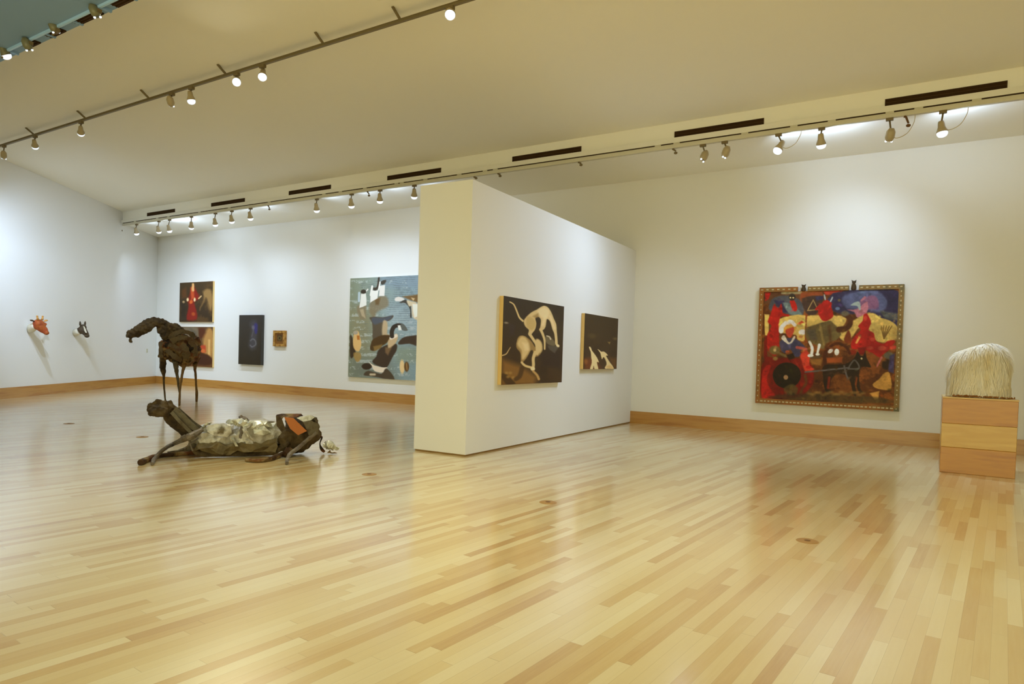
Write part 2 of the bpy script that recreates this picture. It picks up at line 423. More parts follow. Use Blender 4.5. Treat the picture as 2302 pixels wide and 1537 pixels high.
LAMPS = [
 (307, 524, 10.42, TZ, BW(400, 760), 'leftmost lit lamp of the back wall track, nearest the corner', G1, 'par', .6, 3, 0),
 (357, 520, 10.42, TZ, BW(430, 700), 'left lamp of the bright close pair near the corner', G1, 'par', 1.0, 9, 0),
 (381, 518, 10.42, TZ, BW(500, 760), 'right lamp of the bright close pair near the corner', G1, 'par', .9, 7, 0),
 (430, 511, 10.42, TZ, BW(440, 790), 'small lit lamp above the two stacked canvases', G1, 'par', .9, 1.5, 0),
 (484, 504, 10.42, TZ, BW(560, 760), 'lit lamp left of another, above the gap right of the stacked canvases', G1, 'par', .9, 2, 0),
 (521, 497, 10.42, TZ, BW(590, 720), 'lit lamp directly above the narrow dark canvas', G1, 'par', .9, 2, 0),
 (563, 490, 10.42, TZ, BW(650, 740), 'bright tilted lamp above the space beside the narrow dark canvas', G1, 'par', 1.0, 3, 0),
 (712, 472, 10.42, TZ, BW(770, 720), 'lit lamp left of the goose painting, alone on its stretch of track', G1, 'par', 1.1, 3, 0),
 (790, 462, 10.42, TZ, BW(840, 720), 'lit lamp above the left edge of the goose painting', G1, 'par', 1.1, 3, 0),
 (854, 451, 10.42, TZ, BW(880, 760), 'lit lamp above the middle of the goose painting', G1, 'par', 1.1, 3, 0),
 (931, 441, 10.42, TZ, BW(930, 720), 'lit lamp partly against the left edge of the partition', G1, 'par', 1.0, 2, 0),
 (1579, 360, 10.42, TZ, PB(1190, 820), 'left one of two dim lamps with small glints, right of the partition', G1, 'snoot', .5, 0, 0),
 (1628, 353, 10.42, TZ, PB(1350, 820), 'right one of two dim lamps with small glints, right of the partition', G1, 'snoot', .6, 0, 0),
 (1749, 337, 10.42, TZ, PB(1190, 810), 'brilliant lamp turned towards the partition, above the folk picture', G1, 'par', 2.7, 6, 1),
 (1846, 325, 10.42, TZ, BW(1890, 720), 'brilliant tilted lamp above the middle of the folk picture', G1, 'par', .42, 7, 0),
 (1998, 317, 10.42, TZ, BW(1850, 700), 'dim lamp with two glints and a looping cord, right of the folk picture', G1, 'snoot', .7, 0, 1),
 (2118, 298, 10.42, TZ, (.67, 10.25, 1.3), 'rightmost bright lamp with a trailing cord, above the pedestal', G1, 'par', 3.4, 6, 1, 60),
 (9, 356, FY, FZ, LW(60, 820), 'lamp with one glint at the left edge of the photo', G2, 'snoot', .4, 0, 0),
 (79, 329, FY, FZ, LW(190, 790), 'leftmost fully visible lamp of the hanging track, tilted left', G2, 'par', 4.0, 0, 0, 78),
 (182, 299, FY, FZ, LW(220, 800), 'lamp hanging alone, second from the left on the thin track', G2, 'par', 4.0, 0, 0, 78),
 (386, 238, FY, FZ, (-12.5, 10.0, .5), 'dim lamp with two glints, paired beside a lit one on the thin track', G2, 'snoot', 1.3, 0, 0, 105, WARM),
 (430, 226, FY, FZ, (-8.5, 6.6, 0), 'lit lamp right of the two-glint lamp on the thin track', G2, 'par', 1.3, 0, 0, 105, WARM),
 (532, 184, FY, FZ, (-2.5, .5, 0), 'most dazzling round lamp facing the viewer on the thin track', G2, 'par', 1.1, 0, 0, 105, WARM),
 (590, 172, FY, FZ, (-5.0, 3.2, 0), 'lit lamp right of the dazzling round one on the thin track', G2, 'par', 1.1, 0, 0, 105, WARM),
 (1012, 32, FY, FZ, (-3.2, 3.2, 0), 'bright lamp at the top of the photo on the thin track', G2, 'par', .6, 0, 0, 105, WARM),
 (14, 124, NTY + .017, SZ - .04, (-9.5, 7.0, 0), 'bright lamp at the left edge under the grey-blue soffit', G3, 'par', .4, 0, 0),
 (66, 112, NTY + .017, SZ - .04, (-8.4, 6.0, 0), 'glass lamp with two glints beside the leftmost grille', G3, 'snoot', .3, 0, 0),
 (126, 72, NTY + .017, SZ - .04, (-7.0, 5.6, 0), 'lamp with two glints, third from the left under the grey-blue soffit', G3, 'snoot', .3, 0, 0),
 (219, 38, NTY + .017, SZ - .04, (-6.0, 6.0, 0), 'lamp with two glints right of the large grille', G3, 'snoot', .3, 0, 0),
]
for (px, py, Y, tz, aim, lb, g, st, pw, lk, cd_, *cn) in LAMPS:
    sz = 1.0 if g == G1 else (.85 if g == G2 else .8)
    lamp(px, py, Y, tz, aim, lb, g, st, pw, lk, cd_, sz, cn[0] if cn else 105, col=cn[1] if len(cn) > 1 else None)
# the same thin track and the soffit track go on beyond the top edge of the photo, with unseen lamps added to brighten floor and ceiling
for X, Y, tz, ax_, ay_ in ((-6.6, NTY + .017, SZ - .04, -7.5, 3.2), (-3.6, NTY + .017, SZ - .04, -4.2, 2.2), (-1.6, FY, FZ, -1.8, 4.6), (.6, FY, FZ, -.4, 5.0), (2.6, FY, FZ, 1.2, 6.5), (-1.4, NTY + .017, SZ - .04, -1.6, 2.6)):
    v = Vector((X, Y, tz - .17)) - CAM; dd = v.dot(FW)
    if dd > .1:
        qx, qy = IW / 2 + FOC * v.dot(RT) / dd, IH / 2 + SHY - FOC * v.dot(UP) / dd
        if -30 < qx < IW + 30 and qy > -40: continue
    else: continue
    lamp(qx, qy, Y, tz, (ax_, ay_, 0), 'unseen added track lamp beyond the top edge of the photo, aimed at the floor', 'added lamps beyond the top edge of the photo', 'par', .95, 0, 0, .85, 155, col=(.97, .92, .66))
b = bmesh.new(); box(b, lx(10.42) + .08, XR, 10.405, 10.445, TZ + .058, SZ - .012); obj('gap_shade', b, M['dark'], TRB)  # dark filler stands in for shade in the gap above the track
# little connector knobs, parts of the back track
for (px, py, lb) in [(272, 518, 'small dark hook at the far left end of the back track'), (604, 470, 'small dark hook under the back track, left of the goose painting lamps'), (828, 439, 'small dark hook between two lamps above the goose painting'),
      (1069, 397, 'small hook at the top corner of the partition'), (1123, 395, 'small dark hook just right of the partition top corner'), (1305, 370, 'lone dark hook midway along the back track'),
      (1518, 343, 'dark hook left of the two dim lamps'), (2042, 281, 'dark brown hook between the two lamps at the right')]:
    p = at_y(px, py, 10.40)
    b = bmesh.new(); tube(b, [(p.x - .05, 10.42, TZ - .003), (p.x - .03, 10.42, TZ - .02), (p.x, 10.42, min(p.z + .03, TZ - .025))], [.018, .014, .012], 8)
    ellipsoid(b, (p.x, 10.42, min(p.z, TZ - .035)), (.03, .025, .022))
    tag(obj('track_knob', b, M['brown'] if px > 2000 else M['fixd'], None, True), lb, 'knob', 'small knobs under the back track')

# ------------------------------------------------------------------ floor outlets, wall plate
for (px, py, lb) in [(155, 952, 'small flat floor outlet cover nearest the left edge'), (320, 982, 'flat floor outlet cover left of the reclining horse'), (830, 1066, 'flat floor outlet cover right of the reclining horse, by the partition'),
                     (1232, 1129, 'oval looking brass floor outlet cover in the middle of the floor'), (1815, 1216, 'largest floor outlet cover, on the right half of the floor')]:
    p = on_floor(px, py); t = empty('floor_outlet', (p.x, p.y, 0), lb, 'floor outlet', 'flat outlet covers in the floor')
    b = bmesh.new(); lathe(b, [(0.0005, .005), (.055, .005), (.070, .004), (.076, .0005)], Matrix.Translation((p.x, p.y, 0)), 24); obj('cover', b, M['outlet'], t)
    b = bmesh.new(); lathe(b, [(0.0005, .007), (.02, .007), (.022, .005)], Matrix.Translation((p.x, p.y, 0)), 16); obj('lid', b, M['brown'], t)
p = on_left(330, 788); b = bmesh.new()
x, y, z = LD, Vector((0, 0, 1)), LN
W4 = Matrix(((x.x, y.x, z.x, p.x), (x.y, y.y, z.y, p.y), (x.z, y.z, z.z, p.z), (0, 0, 0, 1)))
box(b, -.04, .04, -.06, .06, 0, .012, W4); box(b, -.01, .01, -.02, .02, .012, .022, W4)
tag(obj('wall_plate', b, M['plate']), 'small beige plate on the left wall near the corner', 'wall plate')
#PART2
# ------------------------------------------------------------------ painter
class Paint:
    """a painted surface: a fine mesh whose vertex colours are laid on in strokes; coordinates are those of a sketch quad"""
    def __init__(s, quad, nx, ny, seed=1):
        s.nx, s.ny = nx, ny; s.rng = np.random.RandomState(seed)
        u, v = np.meshgrid(np.linspace(0, 1, nx + 1), np.linspace(0, 1, ny + 1))   # v down
        q = [np.array(p, float) for p in quad]   # tl tr br bl
        # projective map unit square -> quad
        A = []; B = []
        for (x, y), (X, Y) in zip(((0, 0), (1, 0), (1, 1), (0, 1)), q):
            A.append([x, y, 1, 0, 0, 0, -X * x, -X * y]); B.append(X)
            A.append([0, 0, 0, x, y, 1, -Y * x, -Y * y]); B.append(Y)
        h = np.linalg.solve(np.array(A, float), np.array(B, float))
        d = h[6] * u + h[7] * v + 1
        s.X = (h[0] * u + h[1] * v + h[2]) / d; s.Y = (h[3] * u + h[4] * v + h[5]) / d
        s.u, s.v = u, v; s.C = np.zeros(u.shape + (3,))
        s.W = s.wob(6, .5); s.W2 = s.wob(7, .5)
    def wob(s, n, f):
        out = np.zeros(s.u.shape); a = 1
        for o in range(n):
            k = 2 ** o * 3; g = s.rng.rand(k + 2, k + 2) * 2 - 1
            x = s.u * k; y = s.v * k; i = np.clip(x.astype(int), 0, k); j = np.clip(y.astype(int), 0, k); fx = x - i; fy = y - j
            fx = fx * fx * (3 - 2 * fx); fy = fy * fy * (3 - 2 * fy)
            out += a * ((g[j, i] * (1 - fx) + g[j, i + 1] * fx) * (1 - fy) + (g[j + 1, i] * (1 - fx) + g[j + 1, i + 1] * fx) * fy); a *= f
        return out
    def mix(s, a, c):
        a = a[..., None]; c = np.asarray(c, float)
        s.C = s.C * (1 - a) + c * a
    def fill(s, c): s.C[:] = c
    def grad(s, c0, c1, ax='v', p=1):
        t = (s.v if ax == 'v' else s.u) ** p; t = t[..., None]; s.C = np.array(c0, float) * (1 - t) + np.array(c1, float) * t
    def sd(s, pts):
        P = np.array(pts, float); X = s.X + s.W * s.jit; Y = s.Y + s.W2 * s.jit
        ins = np.zeros(X.shape, bool); dm = np.full(X.shape, 1e9)
        for i in range(len(P)):
            a, b = P[i], P[(i + 1) % len(P)]
            c = ((a[1] > Y) != (b[1] > Y)); den = (b[1] - a[1]) if abs(b[1] - a[1]) > 1e-9 else 1e-9
            ins ^= c & (X < (b[0] - a[0]) * (Y - a[1]) / den + a[0])
            ab = b - a; t = np.clip(((X - a[0]) * ab[0] + (Y - a[1]) * ab[1]) / (ab @ ab + 1e-9), 0, 1)
            dm = np.minimum(dm, np.hypot(X - a[0] - t * ab[0], Y - a[1] - t * ab[1]))
        return np.where(ins, -dm, dm)
    jit = 6
    def poly(s, pts, c, soft=6, al=1, sm=1):
        if sm and len(pts) > 4 and soft < 40: pts = [tuple(p) for p in spline([pts[-1]] + list(pts) + [pts[0], pts[1]], 3)][3:-4]
        s.mix(np.clip(.5 - s.sd(pts) / soft, 0, 1) * al, c)
    def line(s, pts, wd, c, soft=6, al=1):
        P = [np.array(p, float) for p in pts]
        P = [p for p in spline(P, 5)] if len(P) > 2 else P
        X = s.X + s.W * s.jit * .5; Y = s.Y + s.W2 * s.jit * .5; dm = np.full(X.shape, 1e9); n = len(P)
        ws = np.linspace(wd[0], wd[1], n) if hasattr(wd, '__len__') else [wd] * n
        for i in range(n - 1):
            a, b = P[i][:2], P[i + 1][:2]; ab = b - a; t = np.clip(((X - a[0]) * ab[0] + (Y - a[1]) * ab[1]) / (ab @ ab + 1e-9), 0, 1)
            dm = np.minimum(dm, np.hypot(X - a[0] - t * ab[0], Y - a[1] - t * ab[1]) - (ws[i] * (1 - t) + ws[i + 1] * t) / 2)
        s.mix(np.clip(.5 - dm / soft, 0, 1) * al, c)
    def ell(s, cx, cy, rx, ry, c, soft=6, al=1, rot=0):
        X = s.X + s.W * s.jit * .5 - cx; Y = s.Y + s.W2 * s.jit * .5 - cy; cr, sr = math.cos(rot), math.sin(rot)
        x = X * cr + Y * sr; y = -X * sr + Y * cr
        d = (np.hypot(x / rx, y / ry) - 1) * min(rx, ry); s.mix(np.clip(.5 - d / soft, 0, 1) * al, c)
    def mottle(s, amt, seed=3):
        s.C = s.C * (1 + amt * s.wob(7, .8)[..., None] * .5)
    def mesh(s, name, P3, parent, tint=(1.30, 1.14, 1.05)):
        """P3 = tl, tr, br, bl corners in space"""
        tl, tr, br, bl = [np.array(p, float) for p in P3]
        u, v = s.u[..., None], s.v[..., None]
        V = (tl * (1 - u) + tr * u) * (1 - v) + (bl * (1 - u) + br * u) * v
        nx, ny = s.nx, s.ny; me = bpy.data.meshes.new(name)
        me.vertices.add((nx + 1) * (ny + 1)); me.vertices.foreach_set('co', V.reshape(-1))
        i, j = np.meshgrid(np.arange(nx), np.arange(ny)); a = (j * (nx + 1) + i).ravel()
        q = np.stack([a, a + nx + 1, a + nx + 2, a + 1], 1).astype(np.int32)
        me.loops.add(q.size); me.loops.foreach_set('vertex_index', q.ravel()); me.polygons.add(len(q))
        me.polygons.foreach_set('loop_start', np.arange(0, q.size, 4, dtype=np.int32)); me.update(calc_edges=True)
        ca = me.color_attributes.new('Paint', 'FLOAT_COLOR', 'POINT')
        L_ = np.clip(lin(np.clip(s.C, 0, 255)) * np.array(tint), 0, .9); ca.data.foreach_set('color', np.concatenate([L_, np.ones(L_.shape[:2] + (1,))], 2).reshape(-1))
        me.validate(); return link(name, me, parent, [M['paint']])
m_, N_, L_, b_ = nt('oil_paint'); at = N_.new('ShaderNodeAttribute'); at.attribute_name = 'Paint'; L_.new(at.outputs['Color'], b_.inputs['Base Color'])
b_.inputs['Roughness'].default_value = .55; b_.inputs['Specular IOR Level'].default_value = .25; M['paint'] = m_

class Wall:
    """flat wall frame: s along, z up, off = distance out of the wall"""
    def __init__(s, o, d, n): s.o, s.d, s.n = Vector(o), Vector(d), Vector(n)
    def p(s, a, z, off=0): return s.o + s.d * a + s.n * off + Vector((0, 0, z))
    def hit(s, px, py, off=0):
        q = on_plane(px, py, s.o + s.n * off, s.n); return (q - s.o).dot(s.d), q.z
WB = Wall((0, WY, 0), (1, 0, 0), (0, -1, 0)); WP = Wall(P2, PD, PN)
def rect_of(wall, quad, off):
    h = [wall.hit(x, y, off) for x, y in quad]
    return (h[0][0] + h[3][0]) / 2, (h[1][0] + h[2][0]) / 2, (h[2][1] + h[3][1]) / 2, (h[0][1] + h[1][1]) / 2   # a0 a1 z0 z1
def wbox(bm, wall, a0, a1, z0, z1, o0, o1, mi=0):
    x, y, z = wall.d, Vector((0, 0, 1)), wall.n
    W4 = Matrix(((x.x, y.x, z.x, wall.o.x), (x.y, y.y, z.y, wall.o.y), (x.z, y.z, z.z, wall.o.z), (0, 0, 0, 1)))
    return box(bm, a0, a1, z0, z1, o0, o1, W4, mi)
def picture(wall, quad, depth, P, label, cat='painting', side='stretcher', rect=None, name='painting', group=None, tint=(1.3, 1.14, 1.0)):
    a0, a1, z0, z1 = rect or rect_of(wall, quad, depth)
    t = empty(name, wall.p((a0 + a1) / 2, z0, depth / 2), label, cat, group)
    bm = bmesh.new(); wbox(bm, wall, a0, a1, z0, z1, .002, depth - .004); obj('stretcher', bm, M[side], t)
    e = .0; P.mesh('canvas', [wall.p(a0, z1, depth), wall.p(a1, z1, depth), wall.p(a1, z0, depth), wall.p(a0, z0, depth)], t, tint)
    return t, (a0, a1, z0, z1)
def crop(x0, y0, k):   # sketch coordinates -> photograph coordinates
    return lambda x, y: (x0 + x / k, y0 + y / k)

# ---- goose and duck painting (partly behind the partition)
TD = (1.3, 1.12, .96)
quad = [(785, 627), (935, 617), (933, 853), (785, 849)]
a0, a1, z0, z1 = rect_of(WB, quad, .06); a1 = a0 + 2.75
def unproj(a, z, off, x0, y0, k):
    v = WB.p(a, z, off) - CAM; d = v.dot(FW); return ((IW / 2 + FOC * v.dot(RT) / d - x0) * k, (IH / 2 + SHY - FOC * v.dot(UP) / d - y0) * k)
Q = [unproj(a, z, .06, 780, 600, 5.49) for a, z in ((a0, z1), (a1, z1), (a1, z0), (a0, z0))]
P = Paint(Q, 330, 300, 5); P.jit = 10
P.grad((124, 138, 118), (128, 160, 182), 'u', .8)
P.poly([(20, 1100), (500, 1150), (600, 1400), (20, 1400)], (104, 114, 106), 200, .7)
P.poly([(30, 500), (330, 560), (300, 1100), (30, 1050)], (130, 130, 100), 160, .7)
P.poly([(420, 480), (1400, 400), (1400, 860), (560, 800)], (150, 176, 190), 160, .8)
P.poly([(380, 90), (1400, 60), (1400, 240), (450, 260)], (118, 142, 160), 80, .7)
P.poly([(600, 1000), (1400, 960), (1400, 1150), (620, 1180)], (128, 148, 136), 80, .8)
yy = P.Y + 8 * P.W; rip = np.clip(np.sin(yy / 27 * 2 * PI / 1.0 + P.W * 2) * .5 + P.wob(6, .9) * .45, 0, 1) * np.clip(1.15 - (P.Y) / 1500, .25, 1)
P.mix(rip * .6, (90, 104, 112))
P.mix(np.clip(P.wob(7, .95) * 1.2 - .45, 0, 1) * (np.sin(P.Y / 13) > .1) * .6, (180, 198, 206))
P.jit = 12
br = [([(290, 440), (400, 370), (485, 360), (510, 480), (380, 560), (350, 640), (290, 560)], (122, 112, 86), 30, .75),
      ([(130, 480), (240, 480), (245, 560), (240, 640), (170, 640)], (128, 122, 98), 20, .9), ([(165, 520), (210, 510), (240, 640), (190, 600)], (180, 172, 146), 12, .7),
      ([(350, 400), (420, 380), (400, 470), (360, 470)], (96, 74, 40), 20, .7)]
for a in br: P.poly(*a)
Wh = (222, 228, 230)
P.poly([(170, 340), (235, 335), (247, 470), (160, 500)], Wh, 8); P.line([(150, 320), (148, 420)], 26, (170, 196, 212)); P.line([(215, 325), (258, 280)], 15, Wh); P.ell(203, 308, 34, 26, (58, 52, 42))
P.poly([(300, 300), (398, 292), (385, 390), (290, 440)], Wh, 8); P.line([(315, 245), (296, 350)], 26, Wh); P.poly([(335, 262), (378, 250), (400, 150), (420, 140), (405, 240), (375, 292), (335, 292)], (60, 54, 44), 10)
P.poly([(415, 240), (480, 232), (466, 355), (402, 360)], (212, 220, 222), 8); P.line([(415, 190), (395, 285)], 16, Wh); P.poly([(430, 200), (450, 178), (495, 172), (480, 212), (445, 228)], (64, 62, 56), 8)
P.poly([(585, 385), (630, 362), (700, 385), (690, 410), (600, 418)], (206, 212, 212), 12); P.poly([(680, 362), (900, 325), (900, 440), (770, 400)], (112, 92, 58), 18)
P.poly([(790, 370), (840, 380), (820, 410)], (196, 180, 140), 12); P.poly([(640, 435), (720, 400), (750, 430), (790, 480), (800, 610), (778, 610), (780, 520), (720, 445)], (66, 66, 60), 10)
P.poly([(735, 410), (800, 420), (870, 450), (880, 640), (810, 610), (800, 480), (765, 480)], (196, 192, 166), 14); P.poly([(810, 450), (880, 450), (880, 600), (830, 620)], (226, 230, 226), 14)
P.poly([(290, 622), (450, 622), (562, 594), (562, 625), (510, 672), (460, 668), (450, 840), (400, 900), (330, 930), (318, 700)], (86, 80, 66), 12)
P.poly([(320, 630), (450, 628), (555, 600), (505, 665), (420, 690), (340, 710)], (78, 88, 104), 22, .9)
P.poly([(450, 670), (500, 690), (495, 830), (535, 850), (520, 890), (440, 860)], (176, 164, 134), 18)
P.poly([(330, 900), (430, 850), (545, 862), (500, 940), (420, 990), (340, 1042), (290, 1025), (300, 960)], (74, 56, 26), 14)
P.poly([(330, 990), (440, 960), (430, 1010), (340, 1045)], (124, 104, 58), 18)
P.poly([(380, 1050), (430, 1000), (520, 960), (612, 955), (616, 1030), (560, 1120), (490, 1242), (400, 1232), (308, 1182), (360, 1110)], (62, 52, 40), 12)
P.poly([(480, 1000), (565, 985), (510, 1095), (475, 1060)], (112, 92, 64), 20); P.poly([(540, 880), (605, 826), (628, 872), (600, 950), (520, 1005), (508, 930)], (186, 170, 136), 16)
P.line([(545, 880), (605, 850)], 40, (218, 216, 204), 14)
P.line([(556, 858), (552, 800), (575, 745), (620, 720), (670, 720)], 50, (52, 46, 38), 8); P.poly([(660, 698), (700, 704), (742, 778), (700, 785), (665, 760)], (92, 100, 98), 10); P.poly([(620, 720), (652, 714), (668, 776), (630, 780)], (232, 236, 236), 7)
P.ell(242, 1232, 62, 40, (54, 44, 30), 10); P.poly([(262, 1182), (330, 1220), (430, 1242), (497, 1240), (470, 1302), (400, 1308), (330, 1288), (300, 1225)], (216, 214, 202), 8)
P.poly([(205, 1342), (260, 1292), (420, 1322), (490, 1250), (592, 1392), (430, 1376), (300, 1356)], (74, 66, 52), 12); P.line([(290, 1330), (340, 1330)], 26, (190, 184, 160), 14)
P.poly([(30, 850), (60, 870), (72, 960), (100, 1050), (60, 1122), (25, 1105)], (60, 50, 34), 12)
P.poly([(78, 850), (100, 795), (140, 800), (160, 860), (176, 960), (150, 1042), (100, 1032), (64, 960)], (206, 178, 120), 12); P.poly([(120, 850), (158, 850), (156, 905), (125, 905)], (172, 112, 48), 10); P.ell(105, 812, 30, 24, (160, 158, 146))
P.poly([(75, 1060), (165, 1070), (165, 1150), (120, 1185), (80, 1140)], (154, 130, 72), 16, .85)
P.poly([(640, 930), (710, 870), (900, 850), (900, 980), (770, 952), (650, 962)], (66, 56, 44), 14)
P.ell(680, 1228, 30, 84, (216, 200, 152), 12); P.ell(735, 1228, 30, 60, (98, 76, 42), 10); P.line([(735, 1190), (740, 1260)], 14, (150, 124, 80), 12)
picture(WB, None, .06, P, 'large painting of geese and ducks on rippled blue-green water, half hidden by the partition', rect=(a0, a1, z0, z1), side='lip', tint=TD)

# ---- two stacked dark figure canvases (left)
K = crop(0, 600, 3.385)
def qc(K, *pts): return [K(*p) for p in pts]
q = [(1366, 122), (1618, 106), (1618, 418), (1366, 418)]; P = Paint(q, 130, 150, 9); P.jit = 8
P.grad((66, 52, 28), (48, 36, 18)); P.mix(np.clip(P.wob(6, .7), 0, 1) * .6, (96, 72, 36))
P.poly([(1440, 210), (1470, 150), (1500, 200), (1512, 250), (1480, 270), (1500, 330), (1500, 400), (1425, 405), (1440, 300), (1425, 250)], (124, 30, 14), 14)
P.poly([(1450, 160), (1475, 150), (1478, 240), (1452, 250)], (180, 78, 36), 12); P.line([(1466, 135), (1468, 180)], 18, (214, 170, 110), 8); P.ell(1428, 248, 9, 14, (226, 206, 160)); P.ell(1480, 250, 8, 14, (226, 206, 160)); P.ell(1455, 265, 12, 16, (196, 96, 40))
P.ell(1395, 268, 11, 9, (214, 190, 140)); P.line([(1510, 245), (1526, 225)], 9, (206, 180, 130)); P.poly([(1540, 190), (1590, 175), (1612, 230), (1600, 330), (1580, 290), (1560, 240), (1540, 300), (1528, 330), (1545, 250)], (150, 122, 72), 18, .85)
P.ell(1475, 360, 14, 14, (160, 74, 30), 10); P.poly([(1366, 260), (1420, 280), (1420, 400), (1366, 410)], (44, 36, 24), 30, .8); P.poly([(1375, 180), (1410, 160), (1420, 230), (1380, 240)], (100, 62, 26), 18, .7)
picture(WB, qc(K, *q), .06, P, 'upper of two stacked canvases, a red robed figure on dark brown')
q = [(1366, 455), (1618, 455), (1618, 762), (1366, 752)]; P = Paint(q, 130, 150, 10); P.jit = 8
P.grad((84, 62, 36), (96, 64, 30)); P.poly([(1380, 465), (1500, 460), (1500, 560), (1420, 600), (1380, 560)], (116, 112, 96), 26, .7); P.poly([(1440, 470), (1490, 500), (1500, 640), (1460, 650)], (80, 78, 66), 24, .8)
P.poly([(1510, 470), (1560, 465), (1562, 540), (1520, 560)], (78, 40, 16), 12); P.poly([(1570, 480), (1616, 480), (1616, 690), (1560, 700), (1545, 600)], (178, 138, 76), 18, .9); P.line([(1590, 560), (1592, 690)], 14, (206, 172, 106), 12)
P.poly([(1520, 600), (1560, 600), (1565, 650), (1520, 660)], (170, 66, 34), 12); P.ell(1545, 640, 16, 14, (190, 104, 52), 10); P.poly([(1480, 680), (1530, 660), (1590, 670), (1616, 690), (1600, 735), (1480, 730)], (62, 32, 10), 14); P.poly([(1390, 700), (1480, 690), (1470, 750), (1400, 745)], (130, 70, 30), 20, .8)
picture(WB, qc(K, *q), .06, P, 'lower of two stacked canvases, partly behind the standing horse')
q = [(1817, 367), (1988, 363), (1985, 748), (1817, 737)]; P = Paint(q, 100, 170, 11); P.jit = 8
P.grad((52, 50, 46), (44, 38, 24)); P.poly([(1900, 420), (1940, 400), (1960, 480), (1950, 620), (1890, 600), (1905, 500)], (66, 66, 74), 30, .8); P.poly([(1940, 420), (1962, 440), (1962, 500), (1938, 505), (1928, 450)], (52, 50, 110), 12, .9); P.ell(1925, 460, 12, 16, (100, 102, 120), 10, .8)
P.line([(1905, 560), (1922, 548), (1945, 560), (1948, 590), (1925, 605), (1905, 595)], 9, (112, 118, 126), 8, .7); P.line([(1925, 480), (1915, 530)], 8, (96, 98, 104), 8, .6)
picture(WB, qc(K, *q), .10, P, 'tall narrow dark painting with a faint blue figure, between stacked canvases and tiny picture', side='darkside')
# tiny framed picture
q = [(2076, 484), (2166, 482), (2166, 604), (2078, 604)]
a0, a1, z0, z1 = rect_of(WB, qc(K, *q), .07); t = empty('small_picture', WB.p((a0 + a1) / 2, z0, 0), 'tiny square picture in a thick gilded brown frame', 'painting')
P = Paint(q, 60, 80, 12); P.jit = 3; P.fill((112, 78, 30)); P.poly([(2096, 500), (2150, 500), (2150, 575), (2096, 575)], (74, 52, 22), 6); P.ell(2122, 540, 22, 26, (92, 84, 40), 8); P.ell(2122, 540, 8, 12, (50, 34, 16), 6)
e = .07
P.mesh('canvas', [WB.p(a0 + e, z1 - e, .045), WB.p(a1 - e, z1 - e, .045), WB.p(a1 - e, z0 + e, .045), WB.p(a0 + e, z0 + e, .045)], t)
M['gild'] = patchy('gilded_frame', [(118, 78, 26), (170, 122, 48), (196, 152, 74)], 14, .45, 0, .3)
bm = bmesh.new()
for (x0, x1, y0, y1) in ((a0, a1, z1 - e, z1), (a0, a1, z0, z0 + e), (a0, a0 + e, z0 + e, z1 - e), (a1 - e, a1, z0 + e, z1 - e)): wbox(bm, WB, x0, x1, y0, y1, .002, .07)
obj('frame', bm, M['gild'], t)

# ---- two hound paintings on the partition
K = crop(1100, 640, 5.9125)
q = [(185, 188), (993, 250), (965, 1288), (165, 1338)]; P = Paint(q, 270, 330, 21); P.jit = 9
P.grad((54, 46, 26), (66, 50, 26)); P.mix(np.clip(P.wob(6, .6), 0, 1) * .4, (42, 32, 20))
P.poly([(165, 1000), (400, 1080), (640, 1220), (600, 1340), (165, 1340)], (132, 98, 44), 90, .9); P.poly([(180, 1180), (240, 1200), (340, 1300), (330, 1335), (240, 1330), (170, 1230)], (66, 48, 20), 20, .9)
for (x, y) in ((230, 1180), (280, 1180), (320, 1240), (250, 1230)): P.ell(x, y, 20, 16, (168, 140, 74), 24, .7)
P.poly([(640, 900), (940, 850), (950, 1100), (700, 1080)], (52, 40, 28), 60, .9); P.poly([(250, 540), (330, 560), (320, 680), (260, 720)], (60, 50, 46), 30, .7)
P.poly([(760, 800), (920, 800), (860, 900), (790, 860)], (84, 80, 68), 16, .9); P.poly([(730, 690), (800, 680), (870, 760), (850, 800), (760, 780)], (104, 96, 70), 16)
# lower hound
c1, c2, c3 = (204, 188, 136), (224, 212, 170), (150, 126, 76)
P.poly([(350, 840), (365, 730), (410, 685), (480, 700), (560, 770), (600, 830), (620, 720), (670, 740), (694, 800), (690, 880), (640, 950), (600, 960), (580, 1000), (600, 1090), (560, 1100), (575, 900), (540, 880), (500, 960), (455, 1020), (430, 1050), (415, 1030), (418, 950), (400, 900)], c3, 14)
P.poly([(360, 800), (410, 700), (480, 720), (520, 800), (526, 880), (480, 960), (440, 1000), (425, 960), (420, 880)], c1, 30); P.poly([(430, 780), (500, 790), (520, 870), (470, 880)], c2, 40, .8)
P.poly([(600, 730), (650, 725), (690, 790), (680, 880), (630, 920), (610, 850)], c1, 26); P.line([(600, 900), (575, 980), (580, 1060), (575, 1110)], (44, 34), c1, 10); P.line([(425, 1040), (470, 1080), (540, 1100), (580, 1110)], (30, 34), c1, 10); P.ell(572, 1118, 30, 28, c2, 12)
P.line([(580, 1150), (630, 1200), (655, 1250)], (30, 34), (180, 150, 92), 12); P.line([(430, 1120), (400, 1220), (350, 1260)], (60, 50), (74, 54, 24), 20, .9)
P.line([(170, 958), (220, 935), (250, 890), (275, 850)], (16, 8), (190, 170, 120), 8); P.ell(215, 540, 26, 12, (160, 156, 140), 14, .8)
